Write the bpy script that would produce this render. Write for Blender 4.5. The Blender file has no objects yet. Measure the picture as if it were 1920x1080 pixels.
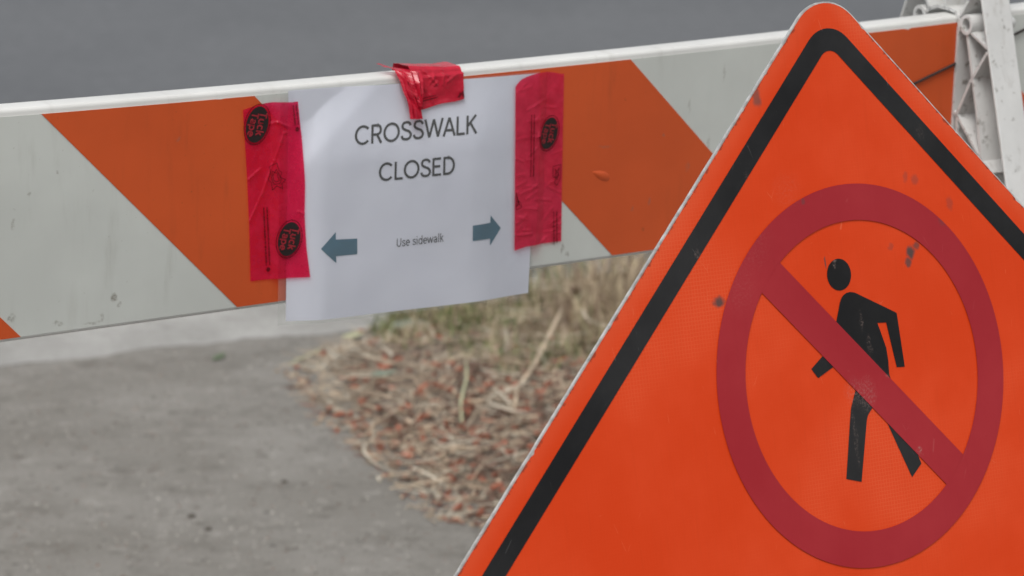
import bpy, math, random
import numpy as np
from mathutils import Vector, Matrix, noise

R = math.radians
rng = random.Random(7)
sc = bpy.context.scene
C = sc.collection

# ------------------------------------------------------------------ camera, sky, sun, exposure
cam_d = bpy.data.cameras.new('camera')
cam = bpy.data.objects.new('camera', cam_d)
C.objects.link(cam)
CAM_Z = 1.38
cam.location = (0, 0, CAM_Z)
cam.rotation_euler = (R(90 - 12), 0, 0)
cam_d.sensor_width = 36
cam_d.lens = 36 * 6500 / 1920
cam_d.clip_start = 0.05
cam_d.clip_end = 1500
cam_d.dof.use_dof = True
cam_d.dof.focus_distance = 2.84
cam_d.dof.aperture_fstop = 10.8
cam_d.dof.aperture_blades = 7
sc.camera = cam

SUN_EL, SUN_AZ = 60, 194          # azimuth measured clockwise from +y
world = bpy.data.worlds.new("World")
sc.world = world
world.use_nodes = True
wt = world.node_tree
for n in list(wt.nodes):
    wt.nodes.remove(n)
sky = wt.nodes.new('ShaderNodeTexSky')
sky.sky_type = 'NISHITA'
sky.sun_disc = False
sky.sun_elevation = R(SUN_EL)
sky.sun_rotation = R(SUN_AZ)
sky.dust_density = 4.0
hs = wt.nodes.new('ShaderNodeHueSaturation')     # overcast: the blue of the clear sky is mostly gone
hs.inputs['Saturation'].default_value = 0.22
bg = wt.nodes.new('ShaderNodeBackground')
bg.inputs['Strength'].default_value = 0.15
wo = wt.nodes.new('ShaderNodeOutputWorld')
wt.links.new(sky.outputs[0], hs.inputs['Color'])
wt.links.new(hs.outputs[0], bg.inputs['Color'])
wt.links.new(bg.outputs[0], wo.inputs['Surface'])

sun_d = bpy.data.lights.new('sun', 'SUN')
sun_d.energy = 1.25
sun_d.angle = R(22)
sun_d.color = (1.0, 0.97, 0.93)
sun = bpy.data.objects.new('sun', sun_d)
C.objects.link(sun)
sdir = Vector((math.sin(R(SUN_AZ)) * math.cos(R(SUN_EL)), math.cos(R(SUN_AZ)) * math.cos(R(SUN_EL)), math.sin(R(SUN_EL))))
sun.rotation_euler = sdir.to_track_quat('Z', 'Y').to_euler()
sun.location = (3, -4, 8)

sc.view_settings.view_transform = 'Standard'
sc.view_settings.look = 'None'
sc.view_settings.exposure = 0.0
sc.view_settings.gamma = 1.0
sc.view_settings.use_curve_mapping = False

# ------------------------------------------------------------------ helpers
def rx(a): c, s = math.cos(a), math.sin(a); return np.array([[1, 0, 0], [0, c, -s], [0, s, c]])
def ry(a): c, s = math.cos(a), math.sin(a); return np.array([[c, 0, s], [0, 1, 0], [-s, 0, c]])
def rz(a): c, s = math.cos(a), math.sin(a); return np.array([[c, -s, 0], [s, c, 0], [0, 0, 1]])

def tag(o, label=None, cat=None, group=None, kind=None):
    if label: o['label'] = label
    if cat: o['category'] = cat
    if group: o['group'] = group
    if kind: o['kind'] = kind
    return o

def empty(name, loc):
    o = bpy.data.objects.new(name, None)
    o.empty_display_size = 0.1
    o.location = loc
    C.objects.link(o)
    return o

def wloc(o):
    v = Vector((0, 0, 0))
    while o is not None:
        v += o.location
        o = o.parent
    return v

def mesh(name, verts, faces, mat, parent=None, uv=None, smooth=False, mats=None, fmat=None, origin=None):
    """verts are world positions; the object sits at its parent's place (or at origin)."""
    base = wloc(parent) if parent is not None else Vector(origin or (0, 0, 0))
    V = np.asarray(verts, float) - np.array(base)
    me = bpy.data.meshes.new(name)
    me.from_pydata(V.tolist(), [], [tuple(f) for f in faces])
    if uv is not None:
        lay = me.uv_layers.new(name='UVMap')
        idx = np.empty(len(me.loops), dtype=np.int32)
        me.loops.foreach_get('vertex_index', idx)
        lay.data.foreach_set('uv', np.asarray(uv, np.float32)[idx].ravel())
    for m in (mats or [mat]):
        me.materials.append(m)
    if fmat is not None:
        me.polygons.foreach_set('material_index', np.asarray(fmat, np.int32))
    if smooth:
        me.polygons.foreach_set('use_smooth', [True] * len(me.polygons))
    me.update()
    o = bpy.data.objects.new(name, me)
    if parent is not None:
        o.parent = parent
    else:
        o.location = base
    C.objects.link(o)
    return o

class MB:
    """collects pieces of one mesh"""
    def __init__(self): self.v, self.f, self.uv = [], [], []
    def add(self, v, f, uv=None):
        k = len(self.v)
        self.v += [tuple(p) for p in v]
        self.f += [tuple(i + k for i in q) for q in f]
        self.uv += list(uv) if uv is not None else [(0, 0)] * len(v)
    def build(self, name, mat, parent=None, **kw):
        return mesh(name, self.v, self.f, mat, parent, uv=self.uv, **kw)

def grid_faces(nu, nv):
    return [(j * nu + i, j * nu + i + 1, (j + 1) * nu + i + 1, (j + 1) * nu + i) for j in range(nv - 1) for i in range(nu - 1)]

def prism(poly, frame, d0, d1):
    """extrude a 2D polygon (a,b) between depths d0,d1 through frame(a,b,d)"""
    n = len(poly)
    v = [frame(a, b, d0) for a, b in poly] + [frame(a, b, d1) for a, b in poly]
    f = [tuple(range(n - 1, -1, -1)), tuple(range(n, 2 * n))]
    f += [(i, (i + 1) % n, n + (i + 1) % n, n + i) for i in range(n)]
    return v, f

def tube(pts, rads, nseg=8, flat=1.0, twist=0.0):
    pts = [Vector(p) for p in pts]
    v, f = [], []
    up = Vector((0.13, 0.21, 0.97)).normalized()
    for i, p in enumerate(pts):
        t = (pts[min(i + 1, len(pts) - 1)] - pts[max(i - 1, 0)]).normalized()
        a = t.cross(up)
        if a.length < 1e-3: a = t.cross(Vector((1, 0, 0)))
        a.normalize(); b = t.cross(a)
        r = rads[i] if hasattr(rads, '__len__') else rads
        for k in range(nseg):
            th = 2 * math.pi * k / nseg + twist * i
            v.append(p + (a * math.cos(th) + b * math.sin(th) * flat) * r)
    for i in range(len(pts) - 1):
        for k in range(nseg):
            f.append((i * nseg + k, i * nseg + (k + 1) % nseg, (i + 1) * nseg + (k + 1) % nseg, (i + 1) * nseg + k))
    f.append(tuple(range(nseg - 1, -1, -1)))
    f.append(tuple(range((len(pts) - 1) * nseg, len(pts) * nseg)))
    return v, f

# ---- materials
class NT:
    def __init__(self, name):
        self.m = bpy.data.materials.new(name)
        self.m.use_nodes = True
        self.t = self.m.node_tree
        self.b = self.t.nodes['Principled BSDF']
        self.out = self.t.nodes['Material Output']
    def n(self, typ, **kw):
        x = self.t.nodes.new(typ)
        for k, v in kw.items(): setattr(x, k, v)
        return x
    def l(self, a, b): self.t.links.new(a, b)
    def val(self, s, v):
        if hasattr(v, 'is_output') or isinstance(v, bpy.types.NodeSocket): self.l(v, s)
        else: s.default_value = v
    def math(self, op, a, b=0.0, clamp=False):
        x = self.n('ShaderNodeMath', operation=op); x.use_clamp = clamp
        self.val(x.inputs[0], a); self.val(x.inputs[1], b)
        return x.outputs[0]
    def mix(self, fac, a, b, blend='MIX'):
        x = self.n('ShaderNodeMix', data_type='RGBA', blend_type=blend)
        self.val(x.inputs[0], fac)
        self.val(x.inputs[6], a if not isinstance(a, tuple) else (*a[:3], 1))
        self.val(x.inputs[7], b if not isinstance(b, tuple) else (*b[:3], 1))
        return x.outputs[2]
    def coord(self, kind='Object', scale=(1, 1, 1), loc=(0, 0, 0)):
        tc = self.n('ShaderNodeTexCoord'); mp = self.n('ShaderNodeMapping')
        mp.inputs['Scale'].default_value = scale; mp.inputs['Location'].default_value = loc
        self.l(tc.outputs[kind], mp.inputs['Vector'])
        return mp.outputs[0]
    def noise(self, vec, scale, detail=4, rough=0.55):
        x = self.n('ShaderNodeTexNoise'); x.inputs['Scale'].default_value = scale
        x.inputs['Detail'].default_value = detail; x.inputs['Roughness'].default_value = rough
        self.l(vec, x.inputs['Vector'])
        return x.outputs['Fac']
    def ramp(self, fac, lo, hi, a=0.0, b=1.0):
        x = self.n('ShaderNodeMapRange'); x.interpolation_type = 'SMOOTHSTEP'
        self.val(x.inputs[0], fac)
        for i, v in zip((1, 2, 3, 4), (lo, hi, a, b)): x.inputs[i].default_value = v
        return x.outputs[0]
    def bump(self, h, strength, dist):
        x = self.n('ShaderNodeBump'); x.inputs['Strength'].default_value = strength
        x.inputs['Distance'].default_value = dist
        self.l(h, x.inputs['Height']); self.l(x.outputs[0], self.b.inputs['Normal'])
    def fin(self, col, rough=0.5, spec=0.5, metal=0.0):
        self.val(self.b.inputs['Base Color'], (*col[:3], 1) if isinstance(col, tuple) else col)
        self.val(self.b.inputs['Roughness'], rough)
        self.b.inputs['Specular IOR Level'].default_value = spec
        self.b.inputs['Metallic'].default_value = metal
        return self.m

def simple(name, col, rough=0.5, spec=0.5, metal=0.0, var=0.12, scale=40):
    k = NT(name)
    n = k.noise(k.coord(), scale)
    d = tuple(c * (1 - var) for c in col); u = tuple(min(1, c * (1 + var)) for c in col)
    return k.fin(k.mix(k.ramp(n, 0.3, 0.7), d, u), rough, spec, metal)

def spots(k, vec, lst, dist_amt=0.006, freq=140):
    """mask of irregular blots; lst = (u, v, ru, rv, strength)"""
    nz = k.n('ShaderNodeTexNoise'); nz.inputs['Scale'].default_value = freq; nz.inputs['Detail'].default_value = 3
    k.l(vec, nz.inputs['Vector'])
    ad = k.n('ShaderNodeVectorMath', operation='MULTIPLY_ADD')
    k.l(nz.outputs['Color'], ad.inputs[0]); ad.inputs[1].default_value = (dist_amt,) * 3
    off = k.n('ShaderNodeVectorMath', operation='SUBTRACT'); k.l(vec, off.inputs[0]); off.inputs[1].default_value = (dist_amt / 2,) * 3
    k.l(off.outputs[0], ad.inputs[2])
    tot = None
    for (u, v, ru, rv, s) in lst:
        sub = k.n('ShaderNodeVectorMath', operation='SUBTRACT'); k.l(ad.outputs[0], sub.inputs[0]); sub.inputs[1].default_value = (u, v, 0)
        mu = k.n('ShaderNodeVectorMath', operation='MULTIPLY'); k.l(sub.outputs[0], mu.inputs[0]); mu.inputs[1].default_value = (1 / ru, 1 / rv, 0)
        ln = k.n('ShaderNodeVectorMath', operation='LENGTH'); k.l(mu.outputs[0], ln.inputs[0])
        mk = k.ramp(ln.outputs['Value'], 0.35, 1.0, s, 0.0)
        tot = mk if tot is None else k.math('MAXIMUM', tot, mk)
    return tot

def sign_sheeting(name, base, pale, rough=0.42, cells=0.0, edge=False, smudge=(), pale_spots=(), spec=0.35):
    k = NT(name)
    uv = k.coord('UV')
    col = k.mix(k.ramp(k.noise(uv, 5, 6, 0.6), 0.36, 0.70), tuple(b * 0.90 for b in base), tuple(0.86 * b + 0.14 * p for b, p in zip(base, pale)))
    # rubbed film of grime with fine vertical streaks
    st = k.noise(k.coord('UV', (260, 16, 1)), 1.0, 4)
    col = k.mix(k.ramp(st, 0.5, 0.8, 0, 0.14), col, tuple(b * 0.72 for b in base))
    fine = k.noise(uv, 900, 2)
    col = k.mix(k.ramp(fine, 0.70, 0.78, 0, 0.35), col, pale)
    # scratches
    sv = k.n('ShaderNodeTexVoronoi', feature='DISTANCE_TO_EDGE'); sv.inputs['Scale'].default_value = 26
    k.l(k.coord('UV', (1.0, 0.45, 1), (0.3, 0.1, 0)), sv.inputs['Vector'])
    scr = k.math('MULTIPLY', k.ramp(sv.outputs['Distance'], 0.0, 0.006, 1, 0), k.ramp(k.noise(uv, 55, 2), 0.60, 0.68))
    col = k.mix(k.math('MULTIPLY', scr, 0.5), col, pale)
    if cells:
        vo = k.n('ShaderNodeTexVoronoi', feature='DISTANCE_TO_EDGE'); vo.inputs['Scale'].default_value = 330
        vo.inputs['Randomness'].default_value = 0.15
        k.l(uv, vo.inputs['Vector'])
        line = k.ramp(vo.outputs['Distance'], 0.03, 0.16, 1, 0)
        pat = k.math('MULTIPLY', line, k.ramp(k.noise(uv, 5, 3), 0.50, 0.68, 0.10, 1.0))
        col = k.mix(k.math('MULTIPLY', pat, cells), col, pale)
    if pale_spots:
        g = spots(k, uv, pale_spots, 0.012, 90)
        g = k.math('MULTIPLY', g, k.ramp(k.noise(uv, 480, 4, 0.75), 0.42, 0.80))
        col = k.mix(g, col, (0.46, 0.34, 0.30))
    if smudge:
        col = k.mix(spots(k, uv, smudge), col, (0.055, 0.06, 0.058))
    if edge:
        sx = k.n('ShaderNodeSeparateXYZ'); k.l(k.coord('UV'), sx.inputs[0])
        d = k.math('ADD', k.math('ABSOLUTE', sx.outputs[0]), k.math('ABSOLUTE', k.math('ADD', sx.outputs[1], SIGN_DROP)))
        d = k.math('SUBTRACT', SIGN_HALF, k.math('MULTIPLY', d, 0.70711))
        dn = k.math('ADD', d, k.ramp(k.noise(uv, 120, 6, 0.75), 0.36, 0.66, -0.0016, 0.0034))
        col = k.mix(k.ramp(dn, 0.0002, 0.0014, 0.62, 0.0), col, (0.035, 0.02, 0.017))
        col = k.mix(k.ramp(d, 0.002, 0.016, 0.16, 0.0), col, pale)
    k.bump(k.noise(uv, 300, 3), 0.05, 0.001)
    return k.fin(col, rough, spec)

M = {}
SIGN_HALF = 0.360                       # centre of the diamond to its side
SIGN_DROP = SIGN_HALF * math.sqrt(2) - 0.225 * math.sqrt(2)   # the ring sits this far above the centre
SMUDGE = [(-0.0811, 0.2308, .006, .010, .75), (0.066, 0.0935, .0065, .0075, .92), (0.0625, 0.0855, .005, .005, .8), (0.0725, 0.0985, .005, .004, .7),
          (-0.1418, 0.0742, .008, .0055, .9), (-0.0268, 0.0943, .0016, .006, .8), (-0.023, 0.089, .0016, .004, .8),
          (0.079, 0.152, .005, .006, .35), (0.0688, 0.155, .004, .006, .3), (0.115, 0.13, .005, .008, .3), (0.10, 0.112, .006, .007, .3), (0.045, 0.10, .004, .004, .3)]
PALE = [(0.0, -0.015, .016, .018, .42), (-0.012, -0.012, .012, .016, .35), (-0.015, -0.05, .003, .03, .3), (0.052, -0.069, .005, .005, .8), (-0.018, 0.0905, .004, .0035, .9),
        (0.026, -0.003, .004, .003, .5), (0.004, 0.045, .002, .012, .4), (0.01, 0.025, .004, .012, .3), (-0.06, 0.155, .02, .02, .12)]
RSPOT = [(-0.105, 0.12, .03, .035, .12), (-0.12, 0.085, .025, .03, .10)]
M['sign_orange'] = sign_sheeting('sign_orange', (0.75, 0.053, 0.0045), (0.78, 0.17, 0.08), cells=0.30, rough=0.5, spec=0.22, edge=True, smudge=SMUDGE, pale_spots=PALE)
M['sign_black'] = sign_sheeting('sign_black', (0.009, 0.009, 0.010), (0.14, 0.14, 0.14), rough=0.5, spec=0.26, pale_spots=PALE + [(-0.1, .167, .006, .010, .15), (-.157, .112, .003, .010, .4), (.09, .19, .004, .009, .14)])
M['sign_red'] = sign_sheeting('sign_red', (0.385, 0.014, 0.023), (0.45, 0.08, 0.08), smudge=[(0.079, 0.155, .006, .009, .3), (0.105, 0.118, .007, .009, .35), (-0.045, .145, .003, .003, .4)], pale_spots=PALE + RSPOT)
M['aluminium'] = simple('aluminium', (0.62, 0.62, 0.60), 0.45, 0.5, 0.55, 0.25, 120)
M['steel'] = simple('galvanised_steel', (0.42, 0.43, 0.44), 0.45, 0.5, 0.7, 0.2, 60)

def board_mat(name, base, dirt, streak, spec=0.35, rough=0.4, marks=()):
    k = NT(name)
    uv = k.coord('UV')
    col = k.mix(k.ramp(k.noise(uv, 7, 4), 0.35, 0.7), tuple(b * .94 for b in base), tuple(min(1, b * 1.05) for b in base))
    s = k.noise(k.coord('UV', (70, 9, 1)), 1.0, 5, 0.6)
    gate = k.ramp(k.noise(uv, 6, 2), 0.40, 0.62)
    col = k.mix(k.math('MULTIPLY', k.ramp(s, 0.50, 0.78, 0, streak), gate), col, dirt)
    sp = k.noise(uv, 210, 3, 0.6)
    col = k.mix(k.math('MULTIPLY', k.ramp(sp, 0.67, 0.75, 0, 0.45), gate), col, dirt)
    bl = k.noise(k.coord('UV', (1, 1, 1), (4.1, 2.2, 0)), 38, 4, 0.6)
    col = k.mix(k.ramp(bl, 0.70, 0.80, 0, 0.5), col, dirt)
    if marks: col = k.mix(k.math('MULTIPLY', spots(k, uv, marks, 0.007, 160), k.ramp(k.noise(uv, 330, 4, 0.7), 0.32, 0.62)), col, (0.17, 0.15, 0.115))
    k.bump(k.noise(uv, 160, 2), 0.05, 0.001)
    return k.fin(col, rough, spec)
M['white_sheeting'] = board_mat('white_sheeting', (0.575, 0.595, 0.56), (0.27, 0.26, 0.22), 0.30, marks=[(-.263, .176, .0045, .0055, .75), (-.258, .182, .003, .003, .5), (-.363, .182, .006, .004, .6), (-.318, .192, .007, .003, .5), (-.275, .193, .003, .005, .6), (-.285, .196, .012, .0018, .4), (-.345, .075, .003, .003, .5), (-.318, .06, .002, .002, .6), (-.36, .10, .003, .006, .4), (.205, .178, .003, .006, .6), (.215, .186, .003, .007, .6), (.196, .162, .003, .004, .4), (.221, .193, .003, .004, .6), (.188, .175, .004, .003, .35), (.40, .03, .002, .012, .4), (.36, .06, .002, .010, .3), (.44, .07, .002, .015, .3), (.385, .10, .0025, .01, .35)])
M['orange_sheeting'] = board_mat('orange_sheeting', (0.60, 0.093, 0.023), (0.16, 0.045, 0.02), 0.2, marks=[(-.2, .04, .003, .003, .4), (.295, .155, .002, .004, .5), (.315, .150, .002, .004, .5), (.36, .12, .004, .006, .35), (.33, .085, .002, .004, .5), (.26, .09, .010, .002, .3)])
M['board_plastic'] = board_mat('board_plastic', (0.67, 0.67, 0.645), (0.28, 0.25, 0.20), 0.35, 0.5, 0.42)

k = NT('leg_plastic')                      # white moulded plastic with dirt in blots and streaks
ob = k.coord('Object')
col = k.mix(k.ramp(k.noise(ob, 16, 5), 0.35, 0.7), (0.60, 0.60, 0.585), (0.69, 0.69, 0.675))
col = k.mix(k.ramp(k.noise(k.coord('Object', (60, 60, 9)), 1.0, 5, 0.65), 0.55, 0.75, 0, 0.45), col, (0.26, 0.23, 0.19))
col = k.mix(k.math('MULTIPLY', k.ramp(k.noise(ob, 85, 5, 0.7), 0.55, 0.68, 0, 0.85), k.ramp(k.noise(ob, 11, 3), 0.48, 0.60)), col, (0.13, 0.115, 0.09))
M['leg_plastic'] = k.fin(col, 0.5, 0.4)
M['edge_dark'] = simple('dark_grime', (0.06, 0.055, 0.05), 0.8, 0.2)
M['cord'] = simple('dark_cord', (0.035, 0.028, 0.026), 0.7, 0.3)

k = NT('paper')
uv = k.coord('UV')
col = k.mix(k.ramp(k.noise(uv, 14, 4), 0.3, 0.7), (0.72, 0.73, 0.845), (0.76, 0.77, 0.88))
k.bump(k.noise(k.coord('UV', (1, 1.2, 1)), 16, 3, 0.5), 0.16, 0.004)
M['paper'] = k.fin(col, 0.55, 0.3)
M['ink'] = simple('printer_ink', (0.011, 0.012, 0.016), 0.5, 0.3)
M['ink_small'] = simple('small_printer_ink', (0.03, 0.032, 0.042), 0.5, 0.3)
M['teal'] = simple('blue_grey_print', (0.030, 0.125, 0.200), 0.5, 0.3)

def layered(name, tint, diff, alpha, gloss_rough, coat=1.0, var=True, bumpy=0.2):
    """thin film: part of the light passes tinted, part is scattered back, with a glossy skin"""
    k = NT(name)
    t = k.n('ShaderNodeBsdfTransparent'); t.inputs[0].default_value = (*tint, 1)
    d = k.b
    uv = k.coord('UV')
    c = k.mix(k.ramp(k.noise(uv, 60, 4), 0.3, 0.7), tuple(x * .85 for x in diff), diff) if var else diff
    k.val(d.inputs['Base Color'], c if not isinstance(c, tuple) else (*c, 1))
    d.inputs['Roughness'].default_value = gloss_rough
    d.inputs['Specular IOR Level'].default_value = 0.5 * coat
    if bumpy: k.bump(k.noise(uv, 120, 4), bumpy, 0.001)
    mx = k.n('ShaderNodeMixShader')
    if var:
        k.l(k.ramp(k.noise(uv, 90, 4, 0.6), 0.3, 0.7, alpha - 0.06, alpha + 0.06), mx.inputs[0])
    else:
        mx.inputs[0].default_value = alpha
    k.l(t.outputs[0], mx.inputs[1]); k.l(d.outputs[0], mx.inputs[2]); k.l(mx.outputs[0], k.out.inputs['Surface'])
    return k.m
M['tape'] = layered('red_tape', (0.97, 0.10, 0.26), (0.88, 0.032, 0.110), 0.34, 0.16, bumpy=0.14)
M['tape_wrinkled'] = layered('red_tape_wrinkled', (0.90, 0.08, 0.17), (0.84, 0.050, 0.120), 0.46, 0.30, bumpy=0.5)
M['tape_bunched'] = layered('red_tape_bunched', (0.75, 0.05, 0.09), (0.62, 0.016, 0.045), 0.80, 0.25, bumpy=0.12)
M['tape_print'] = simple('tape_print', (0.018, 0.012, 0.012), 0.45, 0.4)
M['tape_print_faint'] = layered('tape_print_faint', (0.50, 0.36, 0.36), (0.03, 0.01, 0.015), 0.28, 0.5, bumpy=0)
M['tape_letter'] = simple('tape_letter', (0.30, 0.018, 0.028), 0.45, 0.4)

k = NT('clear_sleeve')
t = k.n('ShaderNodeBsdfTransparent'); t.inputs[0].default_value = (0.96, 0.97, 0.96, 1)
d = k.b; d.inputs['Base Color'].default_value = (0.55, 0.56, 0.55, 1); d.inputs['Roughness'].default_value = 0.22
k.bump(k.noise(k.coord('UV'), 30, 3), 0.12, 0.003)
mx = k.n('ShaderNodeMixShader'); mx.inputs[0].default_value = 0.16
k.l(t.outputs[0], mx.inputs[1]); k.l(d.outputs[0], mx.inputs[2]); k.l(mx.outputs[0], k.out.inputs['Surface'])
M['sleeve'] = k.m

# ------------------------------------------------------------------ ground
K0 = np.array([-0.640, 5.985]); KA = R(26.6)         # kerb edge: a point on it and its direction
kd = np.array([math.cos(KA), math.sin(KA)]); kq = np.array([-math.sin(KA), math.cos(KA)])
def kp(a, b, z=0.0):
    p = K0 + kd * a + kq * b
    return (p[0], p[1], z)

def ground_mat(name, a, b, dark, sc1=2.0, grain=160, spot=26, rough=0.85, spotamt=0.5, bump=0.5, streak=0.0, specks=None):
    k = NT(name)
    o = k.coord('Object')
    col = k.mix(k.ramp(k.noise(o, sc1, 6, 0.6), 0.32, 0.68), a, b)
    col = k.mix(k.ramp(k.noise(o, spot, 5, 0.6), 0.55, 0.75, 0, spotamt), col, dark)
    if streak:
        rot = k.n('ShaderNodeMapping'); rot.inputs['Rotation'].default_value = (0, 0, -KA); rot.inputs['Scale'].default_value = (1.4, 4.5, 1)
        tc = k.n('ShaderNodeTexCoord'); k.l(tc.outputs['Object'], rot.inputs['Vector'])
        col = k.mix(k.ramp(k.noise(rot.outputs[0], 2.6, 8, 0.72), 0.5, 0.72, 0, streak), col, dark)
    g = k.noise(o, grain, 4, 0.7)
    col = k.mix(k.ramp(g, 0.35, 0.72, 0.35, 0), col, dark)
    col = k.mix(k.ramp(g, 0.60, 0.80, 0, 0.35), col, tuple(min(1, c * 1.5) for c in b))
    if specks:
        col = k.mix(k.ramp(k.noise(o, 24, 2, 0.5), 0.62, 0.70, 0, 0.8), col, dark)
        col = k.mix(k.ramp(k.noise(o, 9, 7, 0.75), 0.50, 0.66, 0, 0.6), col, dark)
        col = k.mix(k.ramp(k.noise(k.coord('Object', (1, 1, 1), (7, 3, 0)), 17, 5, 0.7), 0.54, 0.70, 0, 0.5), col, tuple(c * 1.28 for c in b))
        col = k.mix(k.ramp(k.noise(k.coord('Object', (1, 1, 1), (2, 9, 0)), 40, 1), 0.72, 0.76, 0, 0.7), col, tuple(c * .5 for c in dark))
        col = k.mix(k.ramp(k.noise(o, 70, 2), 0.70, 0.75, 0, 0.6), col, specks)
    k.bump(g, bump, 0.004)
    return k.fin(col, rough, 0.3)
M['pavement'] = ground_mat('worn_pavement', (0.213, 0.201, 0.179), (0.272, 0.259, 0.236), (0.138, 0.127, 0.110), 3.5, 150, 15, streak=0.45, specks=(0.30, 0.29, 0.27))
M['road'] = ground_mat('road_asphalt', (0.122, 0.128, 0.135), (0.152, 0.158, 0.165), (0.075, 0.08, 0.086), 0.35, 25, 12, spotamt=0.35, bump=0.3, streak=0.0)
M['kerb'] = ground_mat('kerb_concrete', (0.31, 0.305, 0.288), (0.42, 0.415, 0.395), (0.20, 0.19, 0.172), 5, 90, 14, spotamt=0.6)
M['soil'] = ground_mat('dry_soil', (0.155, 0.118, 0.092), (0.22, 0.17, 0.13), (0.08, 0.06, 0.045), 9, 150, 30, bump=1.0)
M['joint_dirt_shade'] = ground_mat('joint_dirt_shade', (0.11, 0.10, 0.088), (0.17, 0.16, 0.14), (0.06, 0.055, 0.05), 6, 120, 14)  # dirt in the kerb crack, with the crack's shadow painted into its dark tone
M['terrain'] = ground_mat('far_ground', (0.13, 0.12, 0.08), (0.17, 0.15, 0.10), (0.08, 0.08, 0.05), 0.2, 6, 1)

tag(mesh('ground', [(-400, -300, -.30), (400, -300, -.30), (400, 600, -.30), (-400, 600, -.30)], [(0, 1, 2, 3)], M['terrain']), kind='structure')
ROAD_Z = -0.11
rv = [kp(-60, 0.30, ROAD_Z), kp(60, 0.30, ROAD_Z), kp(60, 14, ROAD_Z), kp(-60, 14, ROAD_Z)]
tag(mesh('road', rv, [(0, 1, 2, 3)], M['road']), kind='structure')

# kerb: cast lengths with joints, its own rounded section, on the road side of the pavement
sec = [(-0.05, -0.2), (-0.05, -0.006), (0.275, -0.006), (0.292, -0.012), (0.300, -0.028), (0.312, -0.2)]
kb = MB()
for i in range(-7, 9):
    a0, a1 = -1.9 + i * 2.4 + 0.004, -1.9 + (i + 1) * 2.4 - 0.004
    kb.add(*prism(sec, lambda b, z, a: kp(a, b, z), a0, a1))
tag(kb.build('kerb', M['kerb']), kind='structure')

# pavement sheet, its kerb edge worn and uneven
na, xs = 500, np.linspace(-20, 20, 500)
xs = np.unique(np.r_[np.linspace(-20, -1.5, 40), np.linspace(-1.5, 2.5, 420), np.linspace(2.5, 20, 40)])
pv, pf = [], []
for a in xs:
    wob = 0.026 * noise.noise((a * 3.1, 0.3, 0)) + 0.034 * noise.noise((a * 8.0, 1.7, 0)) + 0.012 * noise.noise((a * 30, 4.2, 0))
    dw = 0.016 + 0.03 * max(0, noise.noise((a * 5, 9.0, 0)) + .3)
    pv += [kp(a, wob, -0.02), kp(a, wob - 0.004, -0.0035), kp(a, wob - dw, 0.0), kp(a, -6.5, 0.0)]
for i in range(len(xs) - 1):
    for j in range(3):
        pf.append((4 * i + j, 4 * i + j + 1, 4 * (i + 1) + j + 1, 4 * (i + 1) + j))
tag(mesh('pavement', pv, pf, None, mats=[M['pavement'], M['joint_dirt_shade']], fmat=[0 if i % 3 == 2 else 1 for i in range(len(pf))]), kind='structure')

# planted verge: soil that ends in a ragged rim on the pavement
RIM = [(-0.385, 5.828), (-0.35, 5.74), (-0.33, 5.62), (-0.305, 5.50), (-0.262, 5.37), (-0.218, 5.245), (-0.172, 5.09), (-0.13, 4.95), (-0.075, 4.87), (0.02, 4.80), (0.14, 4.79)]
FAR = [kp(8, -1.05), kp(8, 0.03)]
UP = [(-0.21, 6.20), (-0.262, 6.12), (-0.305, 6.03), (-0.345, 5.95)]
poly = [tuple(p[:2]) for p in RIM] + [tuple(FAR[0][:2]), tuple(FAR[1][:2])] + UP
def inside(x, y, P=poly):
    c = False; n = len(P); j = n - 1
    for i in range(n):
        if (P[i][1] > y) != (P[j][1] > y) and x < (P[j][0] - P[i][0]) * (y - P[i][1]) / (P[j][1] - P[i][1]) + P[i][0]:
            c = not c
        j = i
    return c
PA = np.array(poly); PB = np.roll(PA, -1, 0)
def rimdist(x, y):
    p = np.array([x, y]); d = PB - PA
    t = np.clip(((p - PA) * d).sum(1) / (d * d).sum(1), 0, 1)
    return float(np.sqrt((((PA + d * t[:, None]) - p) ** 2).sum(1)).min())
def soil_z(x, y):
    e = min(1, rimdist(x, y) / 0.25)
    return -0.010 + 0.055 * e * e * (3 - 2 * e) + 0.016 * e * noise.noise((x * 9, y * 9, 0)) + 0.006 * e * noise.noise((x * 31, y * 31, 3))
import bmesh
bm = bmesh.new()
step = 0.03
gx = np.arange(-0.45, 1.6, step); gy = np.arange(4.6, 7.4, step)
vm = {}
def gv(i, j):
    if (i, j) not in vm:
        x, y = gx[i], gy[j]
        x += 0.012 * noise.noise((x * 20, y * 20, 5)); y += 0.012 * noise.noise((x * 20, y * 20, 9))
        vm[(i, j)] = bm.verts.new((x, y, soil_z(x, y)))
    return vm[(i, j)]
for i in range(len(gx) - 1):
    for j in range(len(gy) - 1):
        if inside(gx[i] + step / 2, gy[j] + step / 2):
            bm.faces.new([gv(i, j), gv(i + 1, j), gv(i + 1, j + 1), gv(i, j + 1)])
me = bpy.data.meshes.new('verge_soil'); bm.to_mesh(me); bm.free(); me.materials.append(M['soil'])
me.polygons.foreach_set('use_smooth', [True] * len(me.polygons))
o = bpy.data.objects.new('verge_soil', me); C.objects.link(o); tag(o, kind='structure')
# the verge goes on along the kerb, outside the picture
vv = [kp(1.92, -1.05, .026), kp(18, -1.05, .02), kp(18, .02, .02), kp(1.92, .02, .026)]
tag(mesh('verge_ground', vv, [(0, 1, 2, 3)], M['soil']), kind='structure')

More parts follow.
